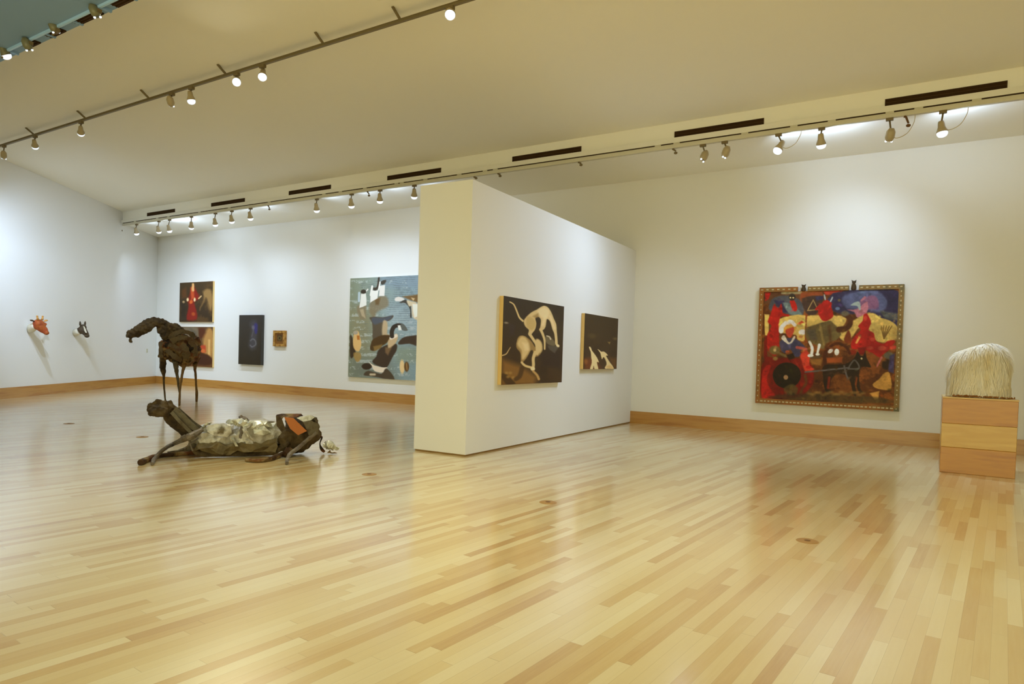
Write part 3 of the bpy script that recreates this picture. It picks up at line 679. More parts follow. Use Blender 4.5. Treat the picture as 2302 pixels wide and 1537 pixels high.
# upper hound
P.line([(260, 262), (310, 290), (350, 370), (385, 450), (430, 492)], (16, 26), c1, 8)
P.poly([(440, 490), (480, 430), (540, 370), (620, 320), (680, 275), (730, 262), (775, 285), (820, 350), (860, 440), (885, 510), (895, 620), (900, 760), (880, 770), (860, 640), (830, 560), (800, 470), (770, 440), (750, 450), (740, 540), (710, 590), (660, 600), (670, 520), (670, 450), (640, 420), (600, 440), (612, 510), (600, 580), (560, 640), (530, 680), (500, 660), (510, 600), (460, 560)], c1, 12)
P.poly([(480, 440), (560, 440), (605, 500), (590, 570), (540, 600), (480, 560)], (186, 166, 108), 30, .9); P.poly([(630, 330), (720, 280), (790, 330), (760, 420), (700, 430), (650, 380)], c2, 36, .8); P.poly([(560, 420), (640, 370), (650, 420), (600, 440)], c3, 24, .8)
P.line([(735, 400), (700, 520)], (30, 40), c2, 30, .7); P.line([(800, 400), (860, 560)], (30, 24), c2, 24, .7)
P.line([(530, 670), (580, 740), (615, 800), (625, 920)], (40, 34), c1, 10); P.line([(670, 590), (700, 650), (725, 740), (725, 850)], (40, 22), c1, 10); P.line([(875, 620), (880, 700), (885, 770), (912, 800)], (34, 28), c1, 8)
P.ell(905, 795, 20, 18, c2, 10); P.line([(755, 670), (790, 680), (805, 710)], (16, 20), (190, 186, 160), 8)
picture(WP, qc(K, *q), .062, P, 'larger of two paintings on the partition, two pale lean hounds leaping on dark brown')
q = [(1272, 402), (1712, 428), (1695, 1108), (1248, 1132)]; P = Paint(q, 170, 240, 22); P.jit = 9
P.grad((58, 46, 22), (68, 50, 24)); P.mix(np.clip(P.wob(6, .6), 0, 1) * .5, (50, 36, 16)); P.poly([(1250, 1000), (1400, 960), (1500, 1130), (1250, 1130)], (112, 60, 24), 60, .8); P.poly([(1600, 960), (1700, 960), (1700, 1100), (1640, 1080)], (110, 74, 30), 50, .7)
P.ell(1360, 690, 50, 30, (82, 68, 36), 30, .8); P.poly([(1570, 750), (1615, 745), (1600, 780)], (140, 120, 70), 12, .9); P.ell(1670, 700, 26, 16, (110, 96, 60), 24, .8); P.ell(1280, 1030, 24, 30, (140, 92, 40), 24, .8)
P.poly([(1318, 842), (1340, 842), (1362, 890), (1400, 930), (1440, 990), (1460, 1032), (1430, 1030), (1450, 1125), (1400, 1128), (1385, 1080), (1375, 1128), (1335, 1128), (1360, 1040), (1350, 960), (1345, 910), (1330, 880)], (222, 206, 154), 9)
P.poly([(1436, 862), (1460, 868), (1490, 885), (1530, 885), (1578, 930), (1552, 940), (1580, 990), (1662, 1105), (1600, 1112), (1540, 1108), (1560, 1050), (1540, 990), (1520, 960), (1502, 995), (1490, 950), (1475, 905)], (222, 206, 154), 9); P.poly([(1545, 1090), (1600, 1060), (1650, 1100), (1600, 1112)], (206, 182, 120), 16, .8)
picture(WP, qc(K, *q), .062, P, 'smaller of two paintings on the partition, two white dogs low on dark brown')

# ---- big folk picture with studded frame
K = crop(1680, 610, 4.521)
qo = [(110, 160), (1580, 135), (1555, 1420), (95, 1340)]; qi = [(155, 205), (1520, 185), (1508, 1362), (142, 1292)]
a0, a1, z0, z1 = rect_of(WB, qc(K, *qo), .08); i0, i1, j0, j1 = rect_of(WB, qc(K, *qi), .06)
t = empty('framed_picture', WB.p((a0 + a1) / 2, z0, 0), 'large red, blue and gold folk picture in a studded frame on the back wall', 'painting')
bm = bmesh.new(); wbox(bm, WB, a0 + .01, a1 - .01, z0 + .01, j1 + .0, .002, .055); obj('backing', bm, M['darkside'], t)
P = Paint(qi, 340, 300, 31); P.jit = 12
RD, DR, OC, GO, BL, DB, BR = (164, 30, 20), (116, 26, 12), (150, 76, 30), (206, 182, 98), (84, 94, 130), (52, 48, 78), (72, 46, 18)
P.fill((110, 66, 26)); P.mix(np.clip(P.wob(6, .8) * 1.5, 0, 1) * .8, (78, 44, 16)); P.mix(np.clip(P.wob(6, .8) * 1.5 - .3, 0, 1) * .7, (146, 86, 34))
P.poly([(150, 200), (560, 200), (560, 300), (150, 330)], (92, 60, 34), 16); P.line([(340, 215), (540, 210)], 24, (128, 124, 92), 10); P.poly([(160, 205), (220, 210), (200, 280), (162, 300)], RD, 10)
P.poly([(545, 205), (760, 200), (760, 260), (545, 262)], (128, 66, 32), 12); P.poly([(770, 205), (965, 198), (950, 240), (790, 240)], (186, 64, 42), 12)
P.poly([(210, 330), (260, 260), (420, 240), (560, 300), (570, 430), (480, 440), (350, 410), (215, 390)], (72, 76, 84), 16); P.poly([(250, 290), (360, 290), (440, 400), (350, 410)], DB, 12); P.poly([(350, 310), (460, 330), (560, 420), (520, 442), (420, 415)], (98, 116, 118), 14)
P.poly([(425, 290), (470, 285), (505, 350), (495, 388), (460, 380), (430, 320)], RD, 10); P.ell(448, 255, 36, 36, (48, 42, 34), 10); P.ell(430, 262, 9, 7, (222, 196, 140), 5); P.ell(460, 262, 9, 7, (222, 196, 140), 5)
P.poly([(560, 260), (740, 245), (760, 330), (700, 430), (600, 420)], (64, 48, 40), 14); P.poly([(690, 250), (770, 245), (770, 285), (700, 290)], DB, 12); P.line([(665, 285), (610, 390)], 10, (150, 130, 84), 6); P.line([(610, 390), (715, 385)], 10, (150, 130, 84), 6); P.line([(715, 385), (665, 285)], 10, (150, 130, 84), 6)
P.poly([(860, 230), (1520, 185), (1515, 540), (1440, 520), (1330, 470), (1250, 430), (1060, 440), (870, 410)], DB, 14); P.poly([(960, 270), (1090, 215), (1320, 205), (1410, 290), (1400, 350), (1330, 420), (1210, 400), (1000, 380)], (86, 96, 136), 24)
P.poly([(1150, 290), (1260, 250), (1320, 280), (1310, 380), (1210, 390), (1140, 350)], (130, 92, 126), 16); P.poly([(1005, 395), (1100, 390), (1180, 330), (1215, 320), (1200, 430), (1110, 478), (1075, 420)], (184, 122, 140), 10); P.poly([(1040, 350), (1080, 320), (1130, 315), (1140, 390), (1125, 400), (1105, 360)], (156, 178, 176), 10); P.line([(1150, 300), (1185, 270)], (18, 26), (180, 120, 140), 8)
P.poly([(1365, 190), (1520, 185), (1512, 430), (1400, 400), (1420, 290)], (48, 44, 74), 20); P.ell(910, 380, 22, 16, (98, 122, 160), 8); P.ell(925, 295, 14, 14, (110, 100, 70), 8); P.poly([(1330, 400), (1500, 420), (1500, 490), (1380, 480)], (88, 96, 92), 18, .8)
P.poly([(160, 430), (210, 430), (210, 650), (170, 640)], GO, 10); P.poly([(320, 470), (600, 440), (600, 690), (520, 690), (500, 640), (320, 600)], GO, 12)
P.poly([(610, 450), (760, 440), (980, 460), (980, 540), (900, 570), (620, 560)], GO, 12); P.poly([(945, 590), (1130, 470), (1260, 430), (1320, 470), (1430, 500), (1505, 570), (1500, 700), (1400, 720), (1280, 690), (1150, 560), (1040, 690), (950, 690)], GO, 12)
P.mix(np.clip(P.wob(7, .9) - .35, 0, 1) * (P.Y > 430) * (P.Y < 700) * .5, (186, 150, 76))
P.poly([(235, 400), (262, 325), (300, 365), (335, 320), (350, 410), (420, 425), (410, 445), (330, 450), (320, 560), (322, 700), (290, 860), (200, 800), (190, 640), (240, 545), (195, 500)], RD, 10); P.poly([(160, 660), (190, 650), (200, 980), (160, 970)], DR, 10)
P.poly([(155, 900), (300, 880), (600, 900), (680, 1020), (640, 1200), (520, 1280), (160, 1285)], DR, 16); P.poly([(160, 1000), (240, 960), (200, 1120), (280, 1240), (290, 1280), (160, 1280)], RD, 14)
P.line([(600, 1060), (610, 1140), (560, 1230)], 30, (98, 60, 22), 16); P.line([(670, 1040), (665, 1140), (600, 1210)], 40, (128, 26, 14), 16)
P.ell(412, 1058, 146, 134, (36, 28, 12), 8); P.ell(403, 1078, 24, 24, (158, 128, 92), 8); P.poly([(380, 1200), (460, 1150), (530, 1190), (510, 1250), (430, 1260)], (88, 76, 38), 16, .85)
P.ell(275, 800, 56, 46, (112, 96, 50), 18); P.line([(300, 820), (400, 860)], 26, (118, 100, 58), 10); P.ell(280, 800, 14, 14, (206, 196, 150), 10); P.ell(288, 885, 26, 18, (150, 122, 66), 12)
P.poly([(325, 720), (380, 680), (500, 680), (600, 780), (540, 810), (550, 850), (490, 868), (440, 790), (390, 830), (340, 800)], (66, 64, 92), 10); P.poly([(400, 850), (470, 830), (490, 880), (430, 900)], (44, 30, 14), 12)
P.ell(428, 560, 76, 66, (210, 160, 66), 10); P.line([(345, 600), (352, 560), (395, 515), (445, 505), (485, 540)], (50, 34), (226, 230, 232), 8); P.poly([(395, 590), (425, 570), (480, 560), (475, 620), (440, 670), (405, 640)], (190, 74, 50), 10); P.poly([(345, 675), (380, 640), (428, 720), (480, 655), (495, 670), (440, 738), (400, 728)], (216, 214, 200), 8)
P.ell(410, 815, 20, 14, (190, 90, 60), 8); P.line([(510, 770), (600, 790)], 30, (186, 92, 84), 12)
P.ell(565, 615, 38, 28, (226, 230, 230), 8); P.poly([(520, 520), (560, 495), (590, 520), (545, 540)], (182, 60, 34), 10); P.ell(550, 660, 24, 14, (180, 120, 60), 10); P.line([(600, 430), (600, 720)], 16, (132, 66, 28), 8)
P.poly([(540, 850), (600, 800), (640, 860), (640, 960), (690, 1000), (600, 1022), (560, 920)], (184, 60, 40), 12); P.ell(630, 975, 26, 18, RD, 10)
P.poly([(720, 400), (740, 340), (790, 290), (850, 320), (850, 360), (870, 450), (820, 495), (770, 500), (735, 450)], RD, 10); P.line([(775, 240), (785, 285)], 14, (160, 176, 180), 8); P.line([(858, 265), (840, 305)], 14, (160, 176, 180), 8); P.line([(740, 340), (700, 380)], 26, RD, 10)
P.poly([(600, 590), (640, 560), (820, 500), (870, 530), (920, 580), (950, 640), (900, 700), (800, 730), (770, 790), (690, 740), (620, 700)], (104, 90, 52), 12); P.line([(740, 540), (780, 740)], 22, (134, 116, 64), 10); P.poly([(620, 600), (700, 580), (720, 690), (650, 690)], (86, 80, 64), 20, .8)
P.ell(885, 650, 50, 40, (112, 100, 56), 14); P.line([(930, 590), (1000, 580), (1040, 530), (1030, 470), (980, 440)], (60, 50), (78, 44, 18), 12); P.ell(985, 430, 40, 26, (116, 118, 96), 14, .8)
Wt = (226, 232, 226)
P.line([(638, 715), (665, 780), (660, 830)], (26, 30), Wt, 6); P.ell(648, 855, 30, 18, Wt, 6); P.line([(735, 745), (718, 830)], (28, 22), Wt, 6); P.ell(720, 842, 22, 13, Wt, 6); P.ell(848, 808, 28, 20, Wt, 6, 1, -.6); P.ell(915, 818, 24, 34, Wt, 6); P.poly([(640, 870), (760, 850), (740, 880), (660, 885)], (90, 84, 60), 14, .7)
P.poly([(810, 880), (980, 870), (980, 925), (820, 935)], OC, 14); P.poly([(640, 890), (770, 890), (760, 960), (660, 950)], (150, 110, 50), 22, .8)
P.poly([(1168, 450), (1200, 435), (1222, 480), (1240, 530), (1215, 600), (1270, 630), (1300, 700), (1380, 730), (1420, 700), (1490, 700), (1450, 780), (1390, 830), (1350, 862), (1280, 820), (1180, 790), (1060, 780), (1070, 680), (1140, 600), (1115, 560), (1160, 510)], RD, 10); P.ell(1270, 690, 26, 18, (190, 64, 44), 10); P.ell(1190, 480, 18, 24, (190, 64, 44), 10); P.line([(1140, 660), (1110, 720)], 24, (214, 162, 84), 10); P.ell(1250, 775, 34, 18, (186, 66, 46), 10); P.ell(1370, 775, 40, 24, (186, 70, 50), 10); P.ell(1480, 770, 34, 20, (186, 66, 46), 10)
for dx in (-40, -14, 12, 40, 66): P.line([(1385, 680), (1385 + dx * .6, 610), (1390 + dx, 555)], (14, 7), (110, 86, 40), 7)
P.poly([(980, 680), (1020, 600), (1045, 640), (1050, 720), (1000, 720)], (118, 54, 22), 10); P.ell(1080, 820, 40, 26, (130, 40, 18), 16); P.poly([(1130, 770), (1210, 760), (1200, 840), (1150, 840)], (120, 24, 14), 12)
P.line([(1370, 870), (1325, 960)], (22, 14), (176, 100, 92), 7); P.ell(1440, 850, 46, 34, (98, 100, 84), 14, .9); P.ell(1425, 940, 50, 50, (48, 34, 18), 16); P.poly([(1450, 850), (1495, 830), (1500, 1020), (1440, 1000)], (62, 58, 96), 14, .9)
BK = (44, 32, 16)
P.line([(800, 940), (795, 830), (850, 760), (930, 730), (1010, 770), (1050, 830)], (34, 24), (72, 36, 14), 10); P.line([(830, 560), (850, 720)], 30, (82, 46, 18), 20, .6)
P.poly([(790, 960), (980, 945), (1040, 930), (1100, 880), (1130, 810), (1160, 850), (1190, 850), (1210, 800), (1225, 870), (1270, 960), (1210, 960), (1160, 990), (1160, 1180), (1190, 1230), (1150, 1230), (1110, 1110), (1120, 1250), (1090, 1250), (1050, 1080), (950, 1040), (880, 1080), (860, 1180), (870, 1230), (830, 1240), (800, 1170), (790, 1060)], BK, 9)
P.line([(600, 1025), (760, 1010), (980, 985), (1050, 980)], 16, (92, 88, 86), 7); P.line([(1040, 990), (1100, 900), (1150, 980), (1040, 990)], 16, (92, 88, 84), 7); P.line([(1000, 960), (1020, 1040), (1040, 1090)], 18, (92, 88, 84), 7); P.ell(1172, 882, 10, 10, (214, 206, 150), 6)
P.line([(850, 1080), (840, 1180)], 26, (120, 44, 20), 14); P.line([(1130, 1080), (1120, 1150)], 16, (120, 60, 26), 12)
P.poly([(1280, 1145), (1350, 1080), (1400, 1020), (1455, 1020), (1470, 1190), (1330, 1190)], (182, 140, 66), 10); P.poly([(1250, 1240), (1350, 1215), (1340, 1305), (1300, 1305)], (176, 134, 64), 10)
P.poly([(300, 1260), (700, 1240), (1400, 1290), (1400, 1350), (300, 1300)], (66, 58, 32), 24, .7)
for k in range(16): P.ell(650 + k * 36, 1240 + 14 * math.sin(k * 1.9), 24, 14, (134, 108, 56), 18, .7)
rd = random.Random(8)
for k in range(260):
    x = rd.uniform(150, 1515); y = rd.uniform(200, 1340); i_ = np.argmin((P.X - x) ** 2 + (P.Y - y) ** 2); c0 = P.C.reshape(-1, 3)[i_]
    f_ = rd.choice((.72, .82, 1.18, 1.3)); P.ell(x, y, rd.uniform(8, 30), rd.uniform(5, 16), np.clip(c0 * f_ + np.array([rd.uniform(-12, 14), rd.uniform(-8, 8), rd.uniform(-10, 10)]), 0, 255), 12, rd.uniform(.4, .8), rd.uniform(-1.5, 1.5))
P.mottle(.25)
P.mesh('canvas', [WB.p(i0, j1, .062), WB.p(i1, j1, .062), WB.p(i1, j0, .062), WB.p(i0, j0, .062)], t)
M['studs'] = mat('frame_studs', (196, 178, 130), .5)
M['frame_o'] = patchy('frame_ochre', [(120, 84, 34), (158, 98, 40), (142, 110, 58)], 5, .5, 0, .2)
M['frame_g'] = patchy('frame_olive', [(112, 96, 52), (146, 112, 58), (96, 96, 66)], 5, .5, 0, .2)
def frame_rail(x0, x1, y0, y1, m, name='frame_rail', n=12, lab=None):
    bm = bmesh.new(); wbox(bm, WB, x0, x1, y0, y1, .003, .08)
    horiz = (x1 - x0) > (y1 - y0)
    for k in range(n):
        f = (k + .5) / n; cx, cy = (x0 + (x1 - x0) * f, (y0 + y1) / 2) if horiz else ((x0 + x1) / 2, y0 + (y1 - y0) * f)
        s = .32 * min(x1 - x0, y1 - y0); l = s * random.uniform(.7, 1.15)
        a, b = (l, s * .55) if horiz else (s * .45, l * .7)
        wbox(bm, WB, cx - a / 1.3, cx + a / 1.3, cy - b / 1.3, cy + b / 1.3, .08, .088, 1)
    o = obj(name, bm, [m, M['studs']], t); 
    if lab: o['label'] = lab
def A_(x): return WB.hit(*K(x, 160), .08)[0]
g1, g2, g3, g4 = A_(512), A_(615), A_(1032), A_(1135)
frame_rail(a0, g1, j1, z1, M['frame_o'], n=7); frame_rail(g2, g3, j1, z1, M['frame_g'], n=9); frame_rail(g4, a1, j1, z1, M['frame_g'], n=8)
frame_rail(a0, i0, z0, j1, M['frame_o'], n=22); frame_rail(i1, a1, z0, j1, M['frame_g'], n=26); frame_rail(i0, i1, z0, j0, M['frame_o'], n=34)
M['figure'] = mat('dark_figurine', (74, 58, 34), .6)
for (cx, base, top, wd, lab) in ((570, 200, 125, 44, 'small squat horned figurine'), (1080, 190, 78, 50, 'taller horned figurine')):
    ca, _ = WB.hit(*K(cx, base), .06); zb = WB.hit(*K(cx, base), .06)[1]; zt = WB.hit(*K(cx, top), .06)[1]; h = zt - zb
    bm = bmesh.new(); c = lambda a, z, o=.05: WB.p(ca + a, zb + z * h, o)
    tube(bm, [c(0, 0), c(0, .3), c(0, .55), c(0, .72)], [.030, .026, .020, .022], 12, flat=.8)
    ellipsoid(bm, c(0, .74), (.034, .022, h * .13))
    for s in (-1, 1): tube(bm, [c(s * .018, .78), c(s * .032, .9), c(s * .036, 1.0)], [.012, .008, .002], 8)
    for s in (-1, 1): tube(bm, [c(s * .018, .55), c(s * .034, .3), c(s * .034, .05)], [.010, .008, .008], 8)
    obj('figurine', remesh(bm, .008, smooth=1), M['figure'], t, True)['label'] = lab

# ------------------------------------------------------------------ pedestal and woolly sculpture
a = on_floor(2112, 1062); b_ = on_floor(2280, 1074)
PX0, PX1, PY0 = a.x, b_.x, (a.y + b_.y) / 2; PZ = (at_y(2117, 896, PY0).z + at_y(2283, 901, PY0).z) / 2; PY1 = PY0 + .80
t = empty('pedestal', ((PX0 + PX1) / 2, (PY0 + PY1) / 2, 0), 'wooden pedestal box in three orange and pale bands at the right', 'pedestal')
zz = [0, PZ * .345, PZ * .665, PZ]
for k in range(3):
    bm = bmesh.new(); box(bm, PX0, PX1, PY0, PY1, zz[k] + (.0 if k == 0 else .001), zz[k + 1])
    bmesh.ops.bevel(bm, geom=list(bm.edges), offset=.004, segments=1, affect='EDGES')
    o = obj('wood_band', bm, M['ped_light' if k == 1 else 'ped_dark'], t); o['label'] = ['orange bottom band', 'pale middle band', 'orange top band'][k]
bm = bmesh.new(); box(bm, PX0 - .002, PX1 + .004, PY0 - .003, PY1, PZ, PZ + .018); obj('top_board', bm, M['ped_light'], t)
ZT = PZ + .018
K = crop(2080, 740, 4.27); YM = PY0 + .40
t = empty('woolly_sculpture', ((PX0 + PX1) / 2, YM, ZT), 'cream long-haired woolly sculpture sitting on the banded pedestal', 'sculpture')
prof = [(232, 640), (214, 420), (238, 330), (272, 226), (330, 200), (400, 185), (480, 152), (560, 132), (640, 127), (720, 150), (775, 195), (805, 250), (826, 400), (846, 640)]
pr = []
for x, y in prof:
    q = at_y(*K(x, y), YM); pr.append((q.x, q.z))
xs = np.array([p[0] for p in pr[1:-1]]); zs = np.array([p[1] for p in pr[1:-1]])
xl, xr = xs.min(), xs.max(); HD = .33
def topz(x): return float(np.interp(x, [p[0] for p in pr[2:12]], [p[1] for p in pr[2:12]]))
def wool_pt(th, f):
    """th around, f 0 bottom .. 1 crown"""
    cx = (xl + xr) / 2; ca, sa = math.cos(th), math.sin(th)
    k = (abs(ca) ** 3 + abs(sa) ** 3) ** (-1 / 3)
    g = 1.0 if f < .55 else math.sqrt(max(0, 1 - ((f - .55) / .45) ** 2.6))
    g *= (1.0 - .07 * (f < .55) * (1 - f / .55) * 0)
    x = cx + ca * k * (xr - xl) / 2 * g * (.97 if f > .3 else 1); y = YM + sa * k * HD * g
    zt = topz(x) if f > .4 else topz(cx + ca * k * (xr - xl) / 2 * .9)
    return Vector((x, y, ZT + (zt - ZT) * (f if f < .55 else .55 + .45 * math.sin(min(1, (f - .55) / .45) * PI / 2))))
bm = bmesh.new(); NR, NT = 22, 56; R_ = []
for i in range(NR + 1):
    f = i / NR; R_.append([bm.verts.new(wool_pt(2 * PI * k / NT, min(f, .995)) * 1) for k in range(NT)])
for i in range(NR):
    for k in range(NT): bm.faces.new((R_[i][k], R_[i][(k + 1) % NT], R_[i + 1][(k + 1) % NT], R_[i + 1][k]))
bm.faces.new(R_[-1]); bm.faces.new(R_[0][::-1])
cxy = Vector(((xl + xr) / 2, YM, 0))
for v in bm.verts:
    d = v.co - Vector((cxy.x, cxy.y, v.co.z)); v.co -= d * .06 
    if v.co.z > ZT + .05: v.co.z -= .012
M['wool'] = patchy('cream_wool', [(236, 222, 184), (244, 236, 212), (248, 244, 232)], 5, .9, 0, .6, 60, (1, 1, .25))
M['wool_hair'] = patchy('cream_wool_hair', [(234, 216, 168), (246, 236, 208), (250, 247, 238)], 9, .8, 0, 0, 60, (1, 1, .3), contrast=(.25, .7))
obj('body', bm, M['wool'], t, True)
bm = bmesh.new(); rs = random.Random(4)
for s_ in range(9000):
    th = rs.random() * 2 * PI; f = rs.random() ** .8 * .97; p = wool_pt(th, f); p2 = wool_pt(th, min(.99, f + .02))
    out = (p - Vector((cxy.x, YM, p.z))); out.z = 0
    out = out.normalized() if out.length > 1e-4 else Vector((0, -1, 0))
    up = max(0, (f - .6) / .4)
    n = (out * (1 - up) + Vector((0, 0, 1)) * up).normalized()
    dn = (Vector((0, 0, -1)) * (1 - up * .6) + out * up).normalized()
    clump = noise.noise(Vector((p.x * 14, p.y * 14, p.z * 3)))
    L0 = rs.uniform(.06, .15); w0 = rs.uniform(.0015, .004); side = n.cross(dn).normalized(); sw = (clump + rs.uniform(-.3, .3)) * .35
    q = p - n * .012; prev = None
    for i in range(4):
        tt = i / 3; c_ = q + dn * L0 * tt + n * (.022 * math.sin(tt * PI * .7) + .008 * clump) + side * sw * L0 * tt * tt
        if c_.z < ZT + .004: c_.z = ZT + .004
        ww = w0 * (1 - tt * .85)
        a1_, b1_ = bm.verts.new(c_ - side * ww), bm.verts.new(c_ + side * ww)
        if prev: bm.faces.new((prev[0], prev[1], b1_, a1_))
        prev = (a1_, b1_)
o = obj('wool_hair', bm, M['wool_hair'], t); o['kind'] = 'stuff'; o['label'] = 'long cream hair'
M['wool_shade'] = mat('shade_brown_tuft', (140, 92, 40), .9)  # brown tufts stand in for the dark shadows at the wool's base
bm = bmesh.new()
for x_, wd in ((310, 40), (385, 14), (455, 38), (570, 56), (750, 84)):
    q = at_y(*K(x_, 660), PY0 + .07); ww = wd / 4.27 / 178
    for k in range(26):
        xx = q.x + rs.uniform(-ww, ww); h = .022 * rs.uniform(.6, 1.2)
        yy = YM - HD - .012
        tube(bm, [(xx, yy, ZT + .009), (xx + rs.uniform(-.006, .006), yy + .004, ZT + h), (xx, yy + .012, ZT + h * 1.3)], [.007, .006, .002], 5)
o = obj('shade_tuft', bm, M['wool_shade'], t); o['kind'] = 'stuff'; o['label'] = 'brown tufts for the shadow at the base'

# ------------------------------------------------------------------ mounted animal heads on the left wall
def clampwall(bm):
    for v in bm.verts:
        d = (v.co - CORN).dot(LN)
        if d < .003: v.co += LN * (.003 - d)
    return bm
def head(name, pxc, label, kind):
    K = crop(0, 600, 3.385)
    Lp = lambda x, y, off: on_plane(*K(x, y), CORN + LN * off, LN)
    t = empty(name, Lp(*pxc, 0), label, 'sculpture', 'animal heads mounted on the left wall')
    if kind == 'giraffe':
        bm = bmesh.new()
        ch = [((270, 440), .20, .085), ((290, 445), .26, .11), ((315, 460), .32, .10), ((335, 480), .36, .075), ((352, 495), .40, .055), ((357, 502), .41, .052)]
        tube(bm, [Lp(*c, o) for c, o, r in ch], [r for c, o, r in ch], 14)
        ellipsoid(bm, Lp(295, 435, .27), (.12, .12, .12)); ellipsoid(bm, Lp(355, 500, .41), (.06, .06, .05)); ellipsoid(bm, Lp(340, 435, .34), (.045, .045, .045))
        obj('head', remesh(bm, .016, .014, 9, 2), M['rust'], t, True)
        for s, (a, b, c) in enumerate((((290, 405), (285, 388), (283, 374)), ((320, 402), (323, 390), (325, 376)))):
            bm = bmesh.new(); tube(bm, [Lp(*a, .28), Lp(*b, .28), Lp(*c, .28)], [.028, .020, .016], 10); ellipsoid(bm, Lp(*c, .28), (.022, .022, .018)); obj('horn', bm, M['ochre'], t, True)
        for a, b, mt in (((262, 415), (232, 402), 'umber'), ((338, 415), (356, 402), 'ochre')):
            bm = bmesh.new(); A, B = Lp(*a, .22), Lp(*b, .2); tube(bm, [A, A.lerp(B, .35), A.lerp(B, .7), B], [.018, .030, .040, .014], 12, flat=.45); obj('ear', bm, M[mt], t, True)
        bm = bmesh.new(); tube(bm, [Lp(222, 470, .0), Lp(240, 465, .08), Lp(262, 448, .18), Lp(275, 442, .22)], [.10, .095, .085, .08], 16); obj('neck', clampwall(bm), M['plaster'], t, True)
    else:
        bm = bmesh.new()
        ch = [((598, 490), .18, .085), ((625, 478), .25, .10), ((640, 490), .30, .085), ((655, 508), .35, .062), ((662, 522), .38, .055)]
        tube(bm, [Lp(*c, o) for c, o, r in ch], [r for c, o, r in ch], 14); ellipsoid(bm, Lp(662, 524, .39), (.062, .062, .05)); ellipsoid(bm, Lp(632, 462, .27), (.085, .085, .09))
        obj('head', remesh(bm, .014, .006, 9, 2), M['umber'], t, True)
        bm = bmesh.new(); n_ = (CAM - Lp(645, 470, .4)).normalized()
        pts = [(632, 448), (642, 452), (652, 470), (662, 500), (650, 500), (640, 480)]; o_ = [.385, .385, .40, .445, .42, .40]
        F = [bm.verts.new(Lp(*p_, q_)) for p_, q_ in zip(pts, o_)]; B_ = [bm.verts.new(v.co - n_ * .05) for v in F]
        bm.faces.new(F); bm.faces.new(B_[::-1])
        for i in range(6): bm.faces.new((F[i], B_[i], B_[(i + 1) % 6], F[(i + 1) % 6]))
        obj('blaze', bm, M['plaster'], t)['label'] = 'pale blaze on the face'
        for a, b in (((611, 445), (609, 412)), ((646, 442), (649, 412))):
            bm = bmesh.new(); A, B = Lp(*a, .26), Lp(*b, .26); tube(bm, [A, A.lerp(B, .4), A.lerp(B, .75), B], [.022, .026, .020, .006], 12, flat=.5); obj('ear', bm, M['umber'], t, True)
        bm = bmesh.new(); tube(bm, [Lp(572, 500, .0), Lp(580, 497, .06), Lp(597, 490, .16), Lp(606, 487, .2)], [.095, .09, .08, .075], 16); obj('neck', clampwall(bm), M['plaster'], t, True)
M['rust'] = patchy('orange_red_skin', [(138, 62, 22), (168, 88, 34), (156, 62, 34)], 7, .7, 0, .4)
M['ochre'] = mat('ochre_skin', (196, 142, 70), .7); M['umber'] = patchy('dark_umber_skin', [(62, 50, 34), (88, 72, 48)], 8, .7, 0, .3)
M['plaster'] = mat('plaster_white', (222, 214, 190), .7)
head('giraffe_head', (262, 455), 'orange-red giraffe head on the left wall, the leftmost head', 'giraffe')
head('cow_head', (600, 490), 'dark cow-like head with a pale blaze, right of the giraffe head', 'cow')

# ------------------------------------------------------------------ horse sculptures
M['drift'] = patchy('dark_scrap_metal', [(42, 32, 18), (66, 52, 30), (88, 72, 44), (58, 40, 20)], 5, .8, .0, .8, 18)
M['rusty'] = patchy('rusty_scrap_metal', [(38, 28, 14), (104, 60, 24), (128, 104, 62), (62, 40, 18)], 3, .75, 0, .7, 16, contrast=(.4, .6))
M['grey_scrap'] = patchy('grey_scrap_metal', [(78, 66, 46), (104, 96, 76), (72, 56, 34)], 6, .6, .15, .6, 16)
M['dark_strap'] = patchy('dark_strap_metal', [(66, 54, 36), (92, 78, 52), (74, 44, 20)], 5, .7, .0, .6, 16)
M['stick'] = patchy('brown_stick', [(84, 58, 26), (112, 86, 46), (92, 50, 24)], 9, .8, 0, .7, 20, (1, 1, .3))
M['foil'] = patchy('crumpled_pale_sheet', [(138, 130, 110), (172, 166, 150), (204, 202, 194), (104, 94, 70)], 5, .45, .25, .3, 12, spec=.5)
M['foilb'] = patchy('crumpled_silver_sheet', [(150, 146, 126), (200, 200, 186), (224, 224, 212)], 7, .35, .4, .3, 12, spec=.6)
M['bluegrey'] = patchy('dull_grey_metal', [(92, 84, 76), (116, 106, 92), (98, 80, 60)], 8, .5, .3, .5, 16)
M['khaki'] = patchy('brown_khaki_sheet', [(84, 72, 46), (118, 104, 72), (98, 82, 52)], 5, .6, .1, .3, 12)
M['orange'] = mat('orange_plate', (172, 100, 44), .55, bump=.15, bscale=12)

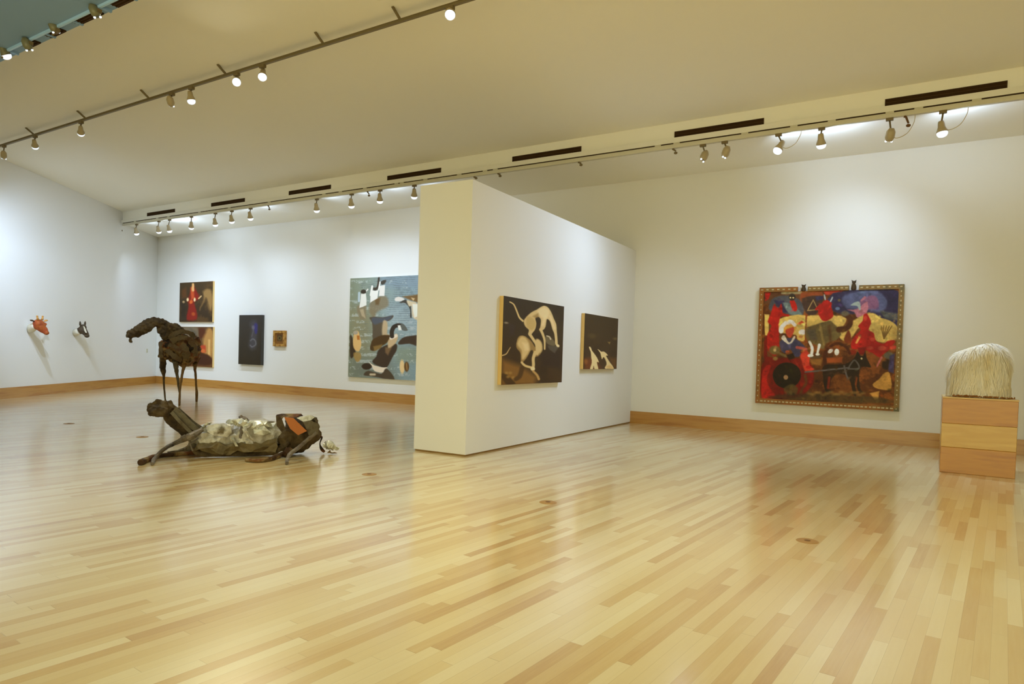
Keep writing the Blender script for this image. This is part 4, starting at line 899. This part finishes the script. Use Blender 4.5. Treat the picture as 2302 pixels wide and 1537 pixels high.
def ribbon(bm, pts, widths, nrm, thick=.008, mi=0):
    """bent strap: pts along, width across"""
    P_ = [Vector(p) for p in pts]; prev = None; n = Vector(nrm).normalized()
    for i, p in enumerate(P_):
        d = (P_[min(i + 1, len(P_) - 1)] - P_[max(i - 1, 0)]).normalized(); s = d.cross(n).normalized(); w_ = widths[i]
        cur = [bm.verts.new(p + s * w_ + n * thick), bm.verts.new(p - s * w_ + n * thick), bm.verts.new(p - s * w_ - n * thick), bm.verts.new(p + s * w_ - n * thick)]
        if prev:
            for k in range(4): bm.faces.new((prev[k], prev[(k + 1) % 4], cur[(k + 1) % 4], cur[k])).material_index = mi
        else: bm.faces.new(cur[::-1])
        prev = cur
    bm.faces.new(prev)
random.seed(3)
class Stage:
    """upright working plane of a sculpture, facing the room; w = towards the viewer"""
    def __init__(s, px, py, K):
        s.o = on_floor(px, py); v = s.o - CAM; v.z = 0; s.n = -v.normalized(); s.K = K
        s.scale = FOC / (s.o - CAM).dot(FW)
    def __call__(s, x, y, w_=0):
        p = on_plane(*s.K(x, y), s.o + s.n * w_, s.n); 
        if p.z < .0: p.z = .0
        return p
    def r(s, px): return px / s.kk / s.scale
def chain(bm, S, L, n=14, jit=0, flat=1.0):
    """L: (x, y, w, radius in sketch px)"""
    sp = spline(L, 4); tube(bm, [S(a[0], a[1], a[2]) for a in sp], [max(.004, S.r(a[3])) for a in sp], n, jit=jit, flat=flat)

# standing horse
S = Stage(405, 908, crop(250, 690, 6.684)); S.kk = 6.684
t = empty('horse_sculpture', S.o, 'dark standing horse sculpture of rusty scrap with stick legs, head stretched left', 'sculpture', None)
bm = bmesh.new()
chain(bm, S, [(790, 500, 0, 70), (830, 560, 0, 105), (920, 600, .02, 150), (1020, 620, 0, 215), (1130, 640, -.05, 240), (1220, 620, -.1, 190), (1270, 590, -.12, 100)], 20)
chain(bm, S, [(770, 560, .05, 48), (765, 650, .05, 50), (762, 740, .05, 44)], 12)
chain(bm, S, [(860, 680, .05, 80), (950, 740, 0, 90), (1050, 790, -.05, 90), (1120, 820, -.05, 60)], 14)
chain(bm, S, [(1240, 620, -.1, 90), (1270, 740, -.12, 70), (1265, 830, -.12, 44)], 12)
chain(bm, S, [(1230, 500, -.1, 70), (1290, 600, -.12, 60), (1310, 720, -.12, 40)], 12)
rb = remesh(bm, .026, .07, 5, 0, .035, 15); obj('body', rb, M['rusty'], t)
bm = bmesh.new()   # overlapping straps and shell plates
rs2 = random.Random(11)
for L, wd in (([(880, 470, .30), (960, 400, .34), (1060, 370, .30), (1180, 390, .24), (1260, 460, .16)], .05), ([(900, 520, .33), (1000, 470, .38), (1120, 460, .36), (1240, 520, .24)], .06),
              ([(830, 640, .20), (900, 700, .27), (980, 760, .28), (1060, 810, .20)], .05), ([(1060, 560, .40), (1120, 660, .40), (1120, 780, .30)], .07), ([(1180, 470, .30), (1240, 600, .26), (1260, 740, .2)], .06),
              ([(760, 520, .12), (745, 640, .14), (740, 760, .12)], .05), ([(860, 560, .24), (960, 600, .34), (1050, 680, .38)], .05)):
    ribbon(bm, [S(*a) for a in spline(L, 4)], [wd * rs2.uniform(.7, 1.2) for _ in spline(L, 4)], S.n, .01)
obj('strap', bm, M['dark_strap'], t)['label'] = 'dark metal straps over the flank'
bm = bmesh.new()
chain(bm, S, [(1040, 430, 0, 80), (960, 350, .02, 92), (860, 310, .04, 84), (760, 270, .06, 76), (690, 235, .06, 66), (640, 220, .06, 60), (600, 225, .07, 54)], 16, .06)
chain(bm, S, [(700, 300, .05, 50), (780, 400, .04, 62), (830, 480, .02, 76)], 14, .06)
obj('neck', remesh(bm, .02, .05, 7, 0, .028, 18), M['drift'], t)
bm = bmesh.new()
chain(bm, S, [(620, 230, .06, 62), (560, 270, .08, 88), (480, 310, .1, 92), (400, 355, .12, 72), (320, 395, .13, 54), (250, 405, .14, 50), (222, 405, .14, 36)], 16, .08)
chain(bm, S, [(605, 190, .06, 30), (600, 165, .06, 26)], 10)
chain(bm, S, [(560, 350, .08, 40), (480, 390, .1, 34), (400, 420, .12, 24), (340, 450, .13, 18)], 10, .1)
chain(bm, S, [(310, 460, .13, 14), (290, 495, .13, 22), (312, 522, .13, 12)], 8)
obj('head', remesh(bm, .018, .045, 8, 0, .028, 20), M['drift'], t)
def foot(px, py): p = on_floor(px, py); return p
def legm(L, footpx, r0, seedy, mt='stick', w0=0):
    bm = bmesh.new(); F = foot(*footpx); wf = (F - S.o).dot(S.n)
    pts = []
    n = len(L)
    for i, (x, y, r) in enumerate(L):
        w_ = w0 + (wf - w0) * (i / (n - 1)); q = S(x, y, w_); pts.append((q.x, q.y, q.z, S.r(r)))
    last = pts[-1]; pts[-1] = (F.x, F.y, .003, last[3])
    sp = spline(pts, 4); tube(bm, [a[:3] for a in sp], [max(.008, a[3]) for a in sp], 9, jit=.14)
    obj('leg', bm, M[mt], t)
legm([(775, 740, 40), (775, 850, 46), (778, 950, 40), (790, 1030, 20), (792, 1150, 14), (802, 1280, 12), (815, 1440, 13)], (372, 905), 0, 1, 'drift')
legm([(960, 800, 40), (975, 900, 34), (985, 1000, 24), (1005, 1100, 20), (1010, 1200, 14), (1030, 1300, 13), (1032, 1400, 11)], (404.5, 905), 0, 2, 'grey_scrap', .15)
legm([(1095, 840, 40), (1085, 930, 24), (1068, 1000, 18), (1050, 1120, 16), (1035, 1230, 14), (1025, 1400, 16), (1022, 1480, 14)], (403, 911), 0, 3, 'stick', .1)
legm([(1262, 840, 40), (1258, 920, 22), (1268, 1020, 17), (1276, 1160, 15), (1285, 1300, 20), (1284, 1420, 17)], (442, 902.5), 0, 4, 'stick', -.12)

# reclining horse
S = Stage(560, 1022, crop(300, 880, 4.796)); S.kk = 4.796
t = empty('horse_sculpture', S.o, 'reclining horse sculpture of crumpled pale sheet metal lying on the floor', 'sculpture', None)
def crumple(name, L, ny, m, seed, amp, flat=1.0, sub=3, sheet=None):
    """faceted tube, dented like crushed sheet"""
    rs_ = random.Random(seed); sp = spline(L, sub); bm = bmesh.new(); pts = [S(a[0], a[1], a[2]) for a in sp]; rr = [max(.004, S.r(a[3])) for a in sp]
    tube(bm, pts, rr, ny, flat=flat)
    for v in bm.verts:
        k = noise.noise(v.co * 7 + Vector((seed, 0, 0))); v.co += Vector((rs_.uniform(-1, 1), rs_.uniform(-1, 1), rs_.uniform(-1, 1))) * amp + Vector((0, 0, k * amp * 1.4))
        if v.co.z < .01: v.co.z = .01 + rs_.random() * .01
    bmesh.ops.triangulate(bm, faces=list(bm.faces))
    return obj(name, bm, M[m], t)
W0 = .0
o = crumple('body', [(665, 560, W0, 60), (700, 510, W0, 120), (780, 500, W0, 150), (900, 498, W0, 152), (1000, 500, W0, 148), (1100, 490, W0, 152), (1200, 470, W0, 168), (1320, 470, W0, 172), (1440, 470, W0, 165), (1540, 480, W0, 150), (1600, 520, W0, 110)], 17, 'foil', 3, .016, sub=2); o['label'] = 'crumpled pale sheet body'
o = crumple('rib_sheet', [(1020, 330, .16, 30), (1120, 320, .18, 50), (1200, 350, .19, 70), (1290, 360, .18, 60), (1400, 350, .16, 40), (1480, 390, .14, 24)], 11, 'foilb', 9, .022, .6); o['label'] = 'torn silver sheet along the back'
o = crumple('rib_sheet', [(1160, 270, .05, 30), (1210, 310, .14, 34), (1190, 380, .22, 26), (1160, 450, .28, 16), (1150, 500, .3, 8)], 9, 'bluegrey', 12, .010, .5); o['label'] = 'grey strap hanging over the ribs'
o = crumple('rib_sheet', [(1280, 350, .22, 26), (1200, 400, .27, 22), (1240, 480, .30, 18), (1300, 540, .31, 10)], 9, 'foil', 15, .010, .5); o['label'] = 'curled pale strip on the flank'
o = crumple('rib_sheet', [(740, 390, .10, 24), (790, 350, .12, 26), (830, 335, .12, 12)], 9, 'foilb', 16, .010, .5); o['label'] = 'silver flap at the shoulder'
o = crumple('lower_sheet', [(690, 590, .10, 50), (760, 600, .12, 70), (900, 600, .12, 78), (1050, 604, .12, 70), (1200, 596, .12, 80), (1400, 590, .12, 84), (1540, 570, .13, 70)], 10, 'khaki', 41, .026, .8, 2); o['label'] = 'brown lower sheet of the belly'
for kk, (pts_, mt_, lb_) in enumerate((([(800, 372, .17), (900, 345, .19), (1050, 372, .20), (1060, 440, .20), (1010, 492, .20), (860, 470, .20), (795, 430, .19)], 'foil', 'flat pale panel on the shoulder side'),
        ([(1290, 395, .2), (1400, 360, .2), (1440, 400, .2), (1490, 440, .2), (1400, 470, .22), (1300, 455, .22)], 'foilb', 'pale panel on the ribs'),
        ([(1050, 500, .2), (1080, 490, .2), (1130, 590, .22), (1100, 590, .22)], 'foilb', 'thin pale strip'),
        ([(1200, 520, .2), (1270, 505, .2), (1300, 570, .2), (1215, 575, .2)], 'foil', 'small pale patch'),
        ([(1440, 350, .1), (1540, 330, .1), (1560, 440, .14), (1500, 420, .15)], 'foilb', 'pale sheet behind the rump'))):
    bm = bmesh.new(); F = [bm.verts.new(S(*p_)) for p_ in pts_]; B_ = [bm.verts.new(v.co - S.n * .012) for v in F]
    c0 = bm.verts.new(sum((v.co for v in F), Vector()) / len(F) + S.n * .02 + Vector((0, 0, .01))); n_ = len(F)
    for i in range(n_): bm.faces.new((F[i], F[(i + 1) % n_], c0)); bm.faces.new((F[i], B_[i], B_[(i + 1) % n_], F[(i + 1) % n_]))
    bm.faces.new(B_[::-1]); obj('sheet_panel', bm, M[mt_], t)['label'] = lb_
# dark strip along the underside, close to the floor
bm = bmesh.new(); chain(bm, S, [(675, 600, .10, 44), (700, 650, .10, 46), (900, 668, .10, 44), (1200, 670, .10, 46), (1450, 656, .10, 48), (1600, 600, .16, 44), (1680, 540, .22, 24)], 10, .12, .6)
for v in bm.verts:
    if v.co.z < .004: v.co.z = .004
obj('belly_strip', bm, M['drift'], t)['label'] = 'dark curved strip under the belly'
bm = bmesh.new()
chain(bm, S, [(1590, 400, -.02, 60), (1600, 470, 0, 150), (1680, 470, 0, 200), (1790, 470, 0, 205), (1880, 480, 0, 185), (1950, 500, 0, 120), (1980, 520, 0, 60)], 14, .05)
for v in bm.verts:
    if v.co.z < .012: v.co.z = .012
rb = remesh(bm, .025, .035, 7, 0, .015, 20)
for v in rb.verts:
    if v.co.z < .004: v.co.z = .004
obj('hindquarters', rb, M['drift'], t)['label'] = 'dark rusty rump'
# plates on the rump
def plate(name, pts, m, off, thick=.012, lab=None):
    bm = bmesh.new(); F = [bm.verts.new(S(x, y, w_)) for x, y, w_ in pts]; B_ = [bm.verts.new(v.co - S.n * thick) for v in F]
    bm.faces.new(F); bm.faces.new(B_[::-1]); n = len(F)
    for i in range(n): bm.faces.new((F[i], B_[i], B_[(i + 1) % n], F[(i + 1) % n]))
    bmesh.ops.triangulate(bm, faces=[f for f in bm.faces if len(f.verts) > 4])
    o = obj(name, bm, M[m], t)
    if lab: o['label'] = lab
plate('plate', [(1625, 275, .33), (1725, 285, .35), (1870, 425, .38), (1775, 470, .38), (1690, 400, .36)], 'orange', 0, lab='bent orange plate')
plate('plate', [(1540, 250, .20), (1600, 238, .22), (1810, 238, .24), (1830, 262, .26), (1740, 280, .32), (1620, 275, .31), (1600, 300, .3), (1560, 310, .26)], 'rusty', 0, lab='brown top flap')
plate('plate', [(1535, 255, .22), (1600, 290, .30), (1640, 400, .34), (1600, 440, .32), (1545, 370, .26)], 'drift', 0, lab='dark side flap')
plate('plate', [(1760, 285, .32), (1900, 252, .28), (1955, 275, .28), (1920, 305, .32), (1830, 325, .34)], 'foilb', 0, lab='pale bent sheet on the rump')
plate('plate', [(1830, 330, .36), (1910, 310, .34), (1990, 350, .28), (1995, 460, .26), (1890, 470, .36), (1880, 420, .37)], 'grey_scrap', 0, lab='grey-brown rump sheet')
o = crumple('rump_scrap', [(1900, 290, .26, 22), (1950, 290, .24, 30), (1970, 340, .24, 26), (1985, 400, .22, 20)], 8, 'grey_scrap', 21, .012)
# neck and head
bm = bmesh.new(); chain(bm, S, [(690, 500, .02, 70), (620, 430, .02, 78), (540, 370, .0, 82), (460, 300, 0, 84), (400, 230, 0, 80), (350, 185, 0, 66)], 14, .06)
obj('neck', remesh(bm, .018, .018, 9, 1, .01, 24), M['drift'], t)
bm = bmesh.new()
for L, wd in (([(440, 190, .14), (520, 260, .16), (600, 340, .16), (690, 420, .16)], .030), ([(410, 220, .17), (490, 310, .19), (570, 390, .19), (640, 460, .19)], .018), ([(470, 190, .05), (560, 270, .07), (650, 350, .08), (730, 400, .1)], .028)):
    sp = spline(L, 4); ribbon(bm, [S(*a) for a in sp], [wd] * len(sp), S.n, .008)
obj('strap', bm, M['grey_scrap'], t)['label'] = 'grey-brown slats along the neck'
bm = bmesh.new(); ellipsoid(bm, S(270, 195, .10), (S.r(112), S.r(90), S.r(78))); ellipsoid(bm, S(370, 170, .04), (S.r(66), S.r(60), S.r(52)))
for k in range(22):
    a = 2 * PI * k / 22; ellipsoid(bm, S(272 + 118 * math.cos(a), 190 + 82 * math.sin(a), .10), (S.r(20), S.r(20), S.r(16)), sub=1)
for k in range(8):
    a = -2.2 + 2.6 * k / 8; ellipsoid(bm, S(372 + 58 * math.cos(a), 172 + 52 * math.sin(a), .04), (S.r(18),) * 3, sub=1)
obj('head', remesh(bm, .012, .03, 11, 0, .022, 26), M['drift'], t)
# legs
def lleg(L, m, n=9, jit=.12, flat=1.0):
    bm = bmesh.new(); sp = spline(L, 5); pts = []
    for x, y, w_, r in sp:
        q = S(x, y, w_); rr = max(.008, S.r(r)); q.z = max(q.z, rr * .8 + .002); pts.append((q, rr))
    tube(bm, [p for p, r in pts], [r for p, r in pts], n, jit=jit, flat=flat)
    for v in bm.verts: v.co.z = max(v.co.z, .002)
    obj('leg', bm, M[m], t)
def wfl(x, y):   # depth at which that sketch point lies on the floor
    p = on_floor(*S.K(x, y)); return (p - S.o).dot(S.n)
lleg([(740, 410, .20, 24), (660, 460, .24, 34), (570, 500, .26, 34), (440, 560, wfl(440, 690), 22), (330, 620, wfl(330, 720), 20), (245, 700, wfl(245, 745), 18), (215, 745, wfl(215, 770), 20), (205, 785, wfl(205, 795), 16)], 'bluegrey')
lleg([(720, 655, wfl(720, 680), 26), (560, 672, wfl(560, 690), 24), (380, 685, wfl(380, 703), 24), (280, 696, wfl(280, 715), 24), (200, 708, wfl(200, 735), 26), (75, 768, wfl(75, 795), 30)], 'rusty')
lleg([(1680, 640, .30, 50), (1600, 690, wfl(1600, 705), 30), (1480, 725, wfl(1480, 745), 24), (1350, 745, wfl(1350, 765), 20), (1215, 738, wfl(1215, 758), 20)], 'rusty')
lleg([(1960, 440, .28, 26), (1900, 500, .32, 22), (1830, 560, .34, 20), (1760, 620, wfl(1700, 760), 20), (1690, 670, wfl(1680, 770), 20), (1660, 730, wfl(1660, 780), 18), (1655, 775, wfl(1655, 790), 18)], 'bluegrey')
lleg([(640, 560, .06, 40), (600, 610, wfl(600, 655), 34), (480, 640, wfl(480, 658), 16), (370, 655, wfl(370, 668), 10)], 'grey_scrap')
# shoulder wires and tail end
bm = bmesh.new()
for L in ([(700, 500, .16, 7), (620, 560, .2, 6), (560, 600, .2, 5)], [(560, 470, .18, 12), (520, 500, .2, 16), (600, 520, .22, 14)], [(600, 480, .2, 12), (610, 560, .2, 9), (640, 640, .2, 8)]): chain(bm, S, L, 7)
obj('shoulder_wire', bm, M['bluegrey'], t)
bm = bmesh.new(); chain(bm, S, [(1980, 480, .05, 8), (2030, 490, .05, 12), (2010, 560, .05, 6), (2030, 620, .05, 18), (2060, 650, .05, 14)], 8); obj('tail', bm, M['rusty'], t)
o = crumple('tail_foil', [(2050, 560, .08, 30), (2100, 570, .1, 52), (2140, 590, .1, 46), (2190, 610, .1, 14), (2200, 600, .1, 22)], 9, 'foilb', 31, .012); o['label'] = 'silver foil lump at the tail end'
o = crumple('tail_foil', [(2110, 650, .10, 20), (2150, 680, .12, 26), (2190, 700, .12, 10)], 7, 'rusty', 32, .008); o['label'] = 'brown crumpled scrap by the tail'
